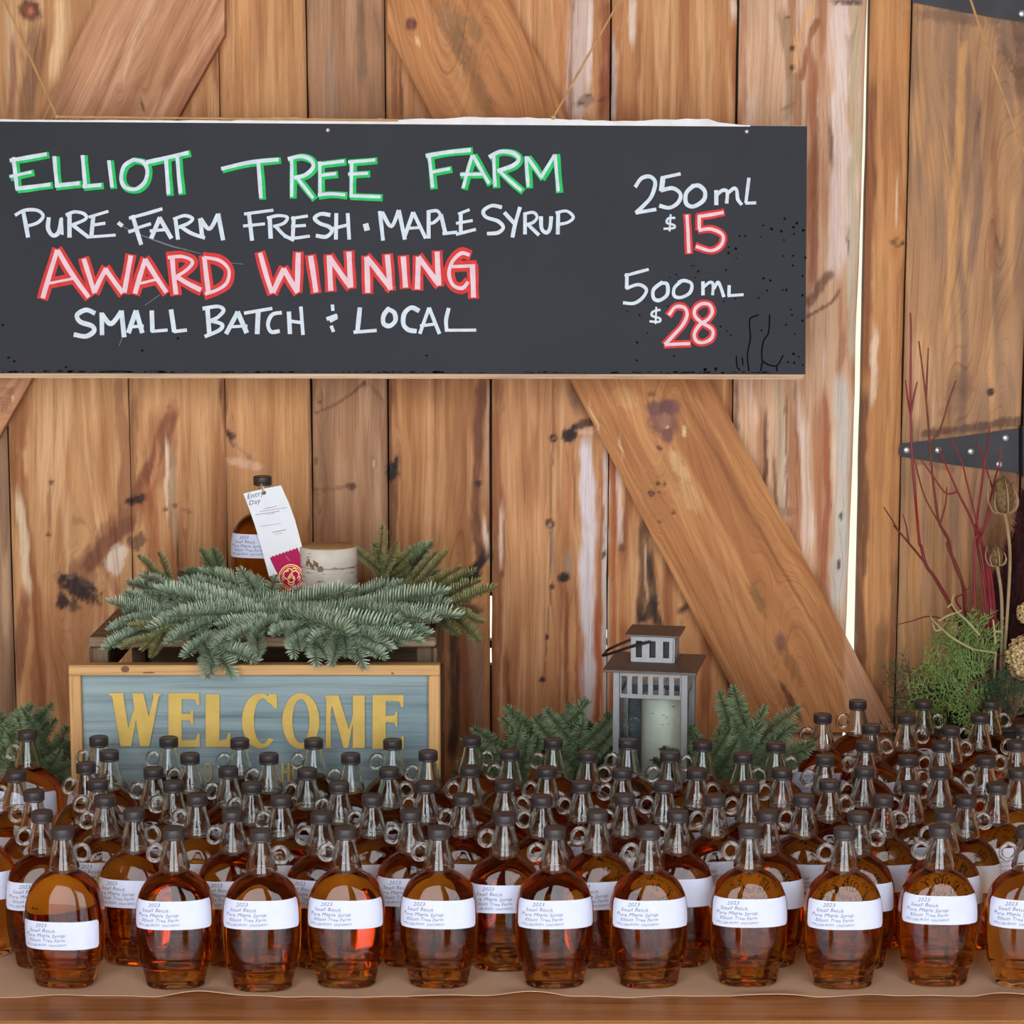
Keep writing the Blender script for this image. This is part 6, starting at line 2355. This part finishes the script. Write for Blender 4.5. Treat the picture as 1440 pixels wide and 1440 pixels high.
def cedar_variant(seed, mat, L=.14, w=.0034):
    """a flat lacy spray along +x"""
    rnd = random.Random(seed)
    V, Fc, T = [], [], []

    def strand(p, d, l, wd, tone):
        n = max(3, int(l / .005))
        side = d.cross(Vector((0, 0, 1))).normalized()
        up = side.cross(d).normalized()
        pts = []
        dd = d.copy()
        q = p.copy()
        for k in range(n + 1):
            pts.append(q.copy())
            dd = (dd + Vector((rnd.uniform(-.1, .1), rnd.uniform(-.1, .1), rnd.uniform(-.12, .10)))).normalized()
            q = q + dd * (l / n)
        for k in range(n):
            a, b = pts[k], pts[k + 1]
            wa, wb = wd * (1 - .5 * k / n), wd * (1 - .5 * (k + 1) / n) * .75
            m = len(V)
            V.extend((a + side * wa / 2, a + up * wa * .28, a - side * wa / 2, a - up * wa * .28, b + side * wb / 2, b + up * wb * .28, b - side * wb / 2, b - up * wb * .28))
            for j in range(4):
                j2 = (j + 1) % 4
                Fc.append((m + j, m + j2, m + 4 + j2, m + 4 + j))
            tn = min(1, max(0, tone + rnd.uniform(-.2, .25)))
            T.extend([tn * .8] * 4 + [tn] * 4)
        return pts

    main = strand(Vector((0, 0, 0)), Vector((1, 0, .05)), L, w * 1.1, .3)
    for k in range(2, len(main) - 1, 2):
        for sg in (-1, 1):
            a = sg * rnd.uniform(.65, 1.0)
            f = k / len(main)
            d = Vector((math.cos(a), math.sin(a), rnd.uniform(-.15, .3)))
            l = L * .42 * math.sin(math.pi * (.18 + .72 * f)) * rnd.uniform(.7, 1.1)
            sub = strand(main[k], d, l, w, .45)
            for j in range(1, len(sub) - 1, 2):
                for s2 in (-1, 1):
                    a2 = a + s2 * rnd.uniform(.5, .9)
                    d2 = Vector((math.cos(a2), math.sin(a2), rnd.uniform(-.2, .3)))
                    strand(sub[j], d2, l * .36 * rnd.uniform(.6, 1.1), w * .9, .6)
    return leaf_data('scale_leaves', (V, Fc, T), mat), L


CV = [cedar_variant(1, M_CEDAR), cedar_variant(2, M_CEDAR, .11), cedar_variant(3, M_CEDARDARK, .15, .0020), cedar_variant(4, M_CEDARDARK, .12, .0018)]


def cedar(v, b, yb, t, yt, label, group, upv=(0, -1, .35)):
    me, L = CV[v]
    B_, T_ = PY(b[0], b[1], yb), PY(t[0], t[1], yt)
    foot = Vector((BC.x + (b[0] - 1400) * .0002, 2.755, TZ + .095))
    x = (T_ - B_).normalized()
    u = Vector(upv)
    z = (u - x * u.dot(x)).normalized()
    M = Matrix((x, z.cross(x), z)).transposed()
    o = thing('cedar_sprig' if v < 2 else 'juniper_sprig', label, 'greenery', foot, group=group)
    s_ = (T_ - B_).length / L
    e = link(bpy.data.objects.new('scale_leaves', me), o, B_ - foot, M.to_euler())
    e.scale = (s_, max(.75, s_), max(.75, s_))
    mb = MB()
    mb.tube([p - foot for p in catmull([foot, foot.lerp(B_, .5) + Vector((0, 0, .004)), B_, B_ + x * .03], 5)], [.0022] * 11 + [.0018, .0015, .0012, .001, .0008], 6)
    mb.obj('stem', M_BARKTWIG, o, smooth=True)


GC = 'bright cedar sprigs in the bouquet'
for (v, b, yb, t, yt, lab) in [
    (0, (1385, 975), 2.72, (1292, 962), 2.66, 'bright cedar sprig reaching left, nearly level above the bottles'),
    (0, (1392, 960), 2.73, (1318, 918), 2.67, 'bright cedar sprig slanting left below the red twigs'),
    (0, (1395, 945), 2.73, (1342, 880), 2.69, 'bright cedar sprig rising left in the middle of the greens'),
    (1, (1398, 930), 2.74, (1378, 858), 2.71, 'bright cedar sprig rising upright beneath the smaller teasel'),
    (1, (1370, 960), 2.68, (1340, 1008), 2.645, 'bright cedar sprig drooping between the back bottle caps'),
    (0, (1390, 955), 2.70, (1352, 958), 2.66, 'bright cedar sprig pointing forward at the centre of the greens'),
    (1, (1395, 935), 2.71, (1352, 912), 2.68, 'short bright cedar sprig in the upper middle of the greens'),
    (1, (1385, 985), 2.69, (1378, 1000), 2.64, 'bright cedar sprig hanging towards the rightmost back caps'),
]:
    cedar(v, b, yb, t, yt, lab, GC)
GJ = 'dark juniper sprigs in the bouquet'
for (v, b, yb, t, yt, lab) in [
    (2, (1380, 990), 2.74, (1238, 998), 2.70, 'dark juniper sprig stretching furthest left across the brace foot'),
    (3, (1330, 975), 2.74, (1244, 962), 2.73, 'thin dark juniper sprig against the jamb board foot'),
    (2, (1420, 1000), 2.74, (1408, 930), 2.70, 'dark juniper sprig standing behind the cream flower head'),
    (2, (1425, 1010), 2.72, (1432, 950), 2.68, 'dark juniper sprig under the cream flower head at the right edge'),
    (3, (1400, 1000), 2.70, (1398, 965), 2.66, 'dark juniper sprig low in the middle of the bouquet'),
    (2, (1405, 985), 2.75, (1352, 930), 2.75, 'dark juniper sprig behind the bright cedar, pointing up left'),
    (2, (1410, 970), 2.75, (1392, 880), 2.75, 'dark juniper sprig rising behind the smaller teasel stem'),
    (2, (1390, 1000), 2.75, (1320, 975), 2.74, 'dark juniper sprig behind the drooping cedar tips'),
    (2, (1440, 1000), 2.75, (1470, 920), 2.72, 'dark juniper sprig cut by the right photo edge'),
    (3, (1400, 990), 2.74, (1300, 1005), 2.69, 'dark juniper sprig low behind the hindmost bottle caps'),
]:
    cedar(v, b, yb, t, yt, lab, GJ)
# dark feathery plumes at the right edge
for i, (bx_, by, tx, ty, lab) in enumerate([(1415, 930, 1424, 760, 'dark burgundy plume standing left of the larger teasel stem'), (1430, 930, 1442, 700, 'dark burgundy plume cut by the right photo edge'),
                                          (1408, 930, 1404, 815, 'short dark burgundy plume behind the smaller teasel')]):
    f = Vector((BC.x + .006, 2.765, TZ + .095))
    B_, T_ = PY(bx_, by, 2.765), PY(tx, ty, 2.76)
    t = thing('plume', lab, 'dried grass', f, group='burgundy plumes in the bouquet')
    out = ([], [], [])
    needles(out, [B_ - f, (B_ + T_) / 2 - f + Vector((.003, 0, 0)), T_ - f], random.Random(i), .024, .0016, 10, .0013, math.pi, Vector((0, -1, 0)), .7)
    link(bpy.data.objects.new('feathery_head', leaf_data('feathery_head', out, M_DARKRED)), t)
    mb = MB()
    mb.tube([Vector((0, 0, 0)), (B_ - f) * .5, B_ - f, (B_ + T_) / 2 - f], .0016, 6)
    mb.obj('stem', M_TWIGDARK, t, smooth=True)


def hydrangea(cx, cy, r, Y, seed, label):
    f = Vector((BC.x + .01, 2.755, TZ + .095))
    c = PY(cx, cy, Y)
    R = PY(cx + r, cy, Y).x - c.x
    t = thing('dried_hydrangea', label, 'dried flower', f, group='cream dried flower heads')
    rnd = random.Random(seed)
    mb = MB()
    for i in range(150):
        z = 1 - 2 * (i + .5) / 150
        a = i * 2.39996
        n = Vector((math.sqrt(1 - z * z) * math.cos(a), math.sqrt(1 - z * z) * math.sin(a), z))
        p = c - f + n * R * rnd.uniform(.82, 1.05)
        e = n.orthogonal().normalized()
        e.rotate(Matrix.Rotation(rnd.uniform(0, 6), 3, n))
        g = n.cross(e)
        pr = R * rnd.uniform(.17, .26)
        for k in range(4):
            th = k * math.pi / 2
            d = e * math.cos(th) + g * math.sin(th)
            s_ = n.cross(d)
            lift = n * pr * rnd.uniform(.1, .6)
            mb.add([p, p + d * pr * .6 + s_ * pr * .45 + lift * .4, p + d * pr + lift, p + d * pr * .6 - s_ * pr * .45 + lift * .4], [(0, 1, 2, 3)])
    mb.obj('petals', M_HYDR, t, fix=False)
    mb = MB()
    mb.tube([p - f for p in catmull([f, (f + c) / 2 + Vector((.01, 0, 0)), c], 6)], .002, 6)
    mb.obj('stem', M_STEMTAN, t, smooth=True)


hydrangea(1449, 924, 32, 2.70, 1, 'cream dried flower head at the right edge, lower and larger one')
hydrangea(1448, 862, 17, 2.72, 2, 'cream dried flower head at the right edge, upper and smaller one')
# pale lichen twig among the greens
f = Vector((BC.x - .01, 2.755, TZ + .095))
lt = thing('lichen_twig', 'pale yellow-green forked lichen twig sticking out left of the cedar', 'twig', f)
M_LICH = plain('pale lichen', (172, 168, 112), .9, var=.15)
for pts in ([R3(760, 780), R3(640, 715), R3(560, 650), R3(500, 590), R3(490, 560)], [R3(560, 650), R3(520, 660), R3(500, 610)], [R3(540, 600), R3(600, 565), R3(660, 545), R3(690, 530)],
            [R3(800, 690), R3(720, 600), R3(660, 545), R3(625, 490), R3(635, 425)], [R3(625, 490), R3(595, 515)], [R3(900, 740), R3(890, 640), R3(885, 590)], [R3(890, 665), R3(940, 668)]):
    mb = MB()
    P = catmull([bq(x, y, 2.685) - f for x, y in pts], 5)
    mb.tube(P, [.0016 - .0008 * k / len(P) for k in range(len(P))], 6)
    mb.obj('twiglet', M_LICH, lt, smooth=True)
mb = MB()
mb.tube([Vector((0, 0, 0)), bq(*R3(900, 800), 2.70) - f, bq(*R3(760, 780), 2.685) - f], .0016, 6)
mb.obj('twiglet', M_LICH, lt, smooth=True)
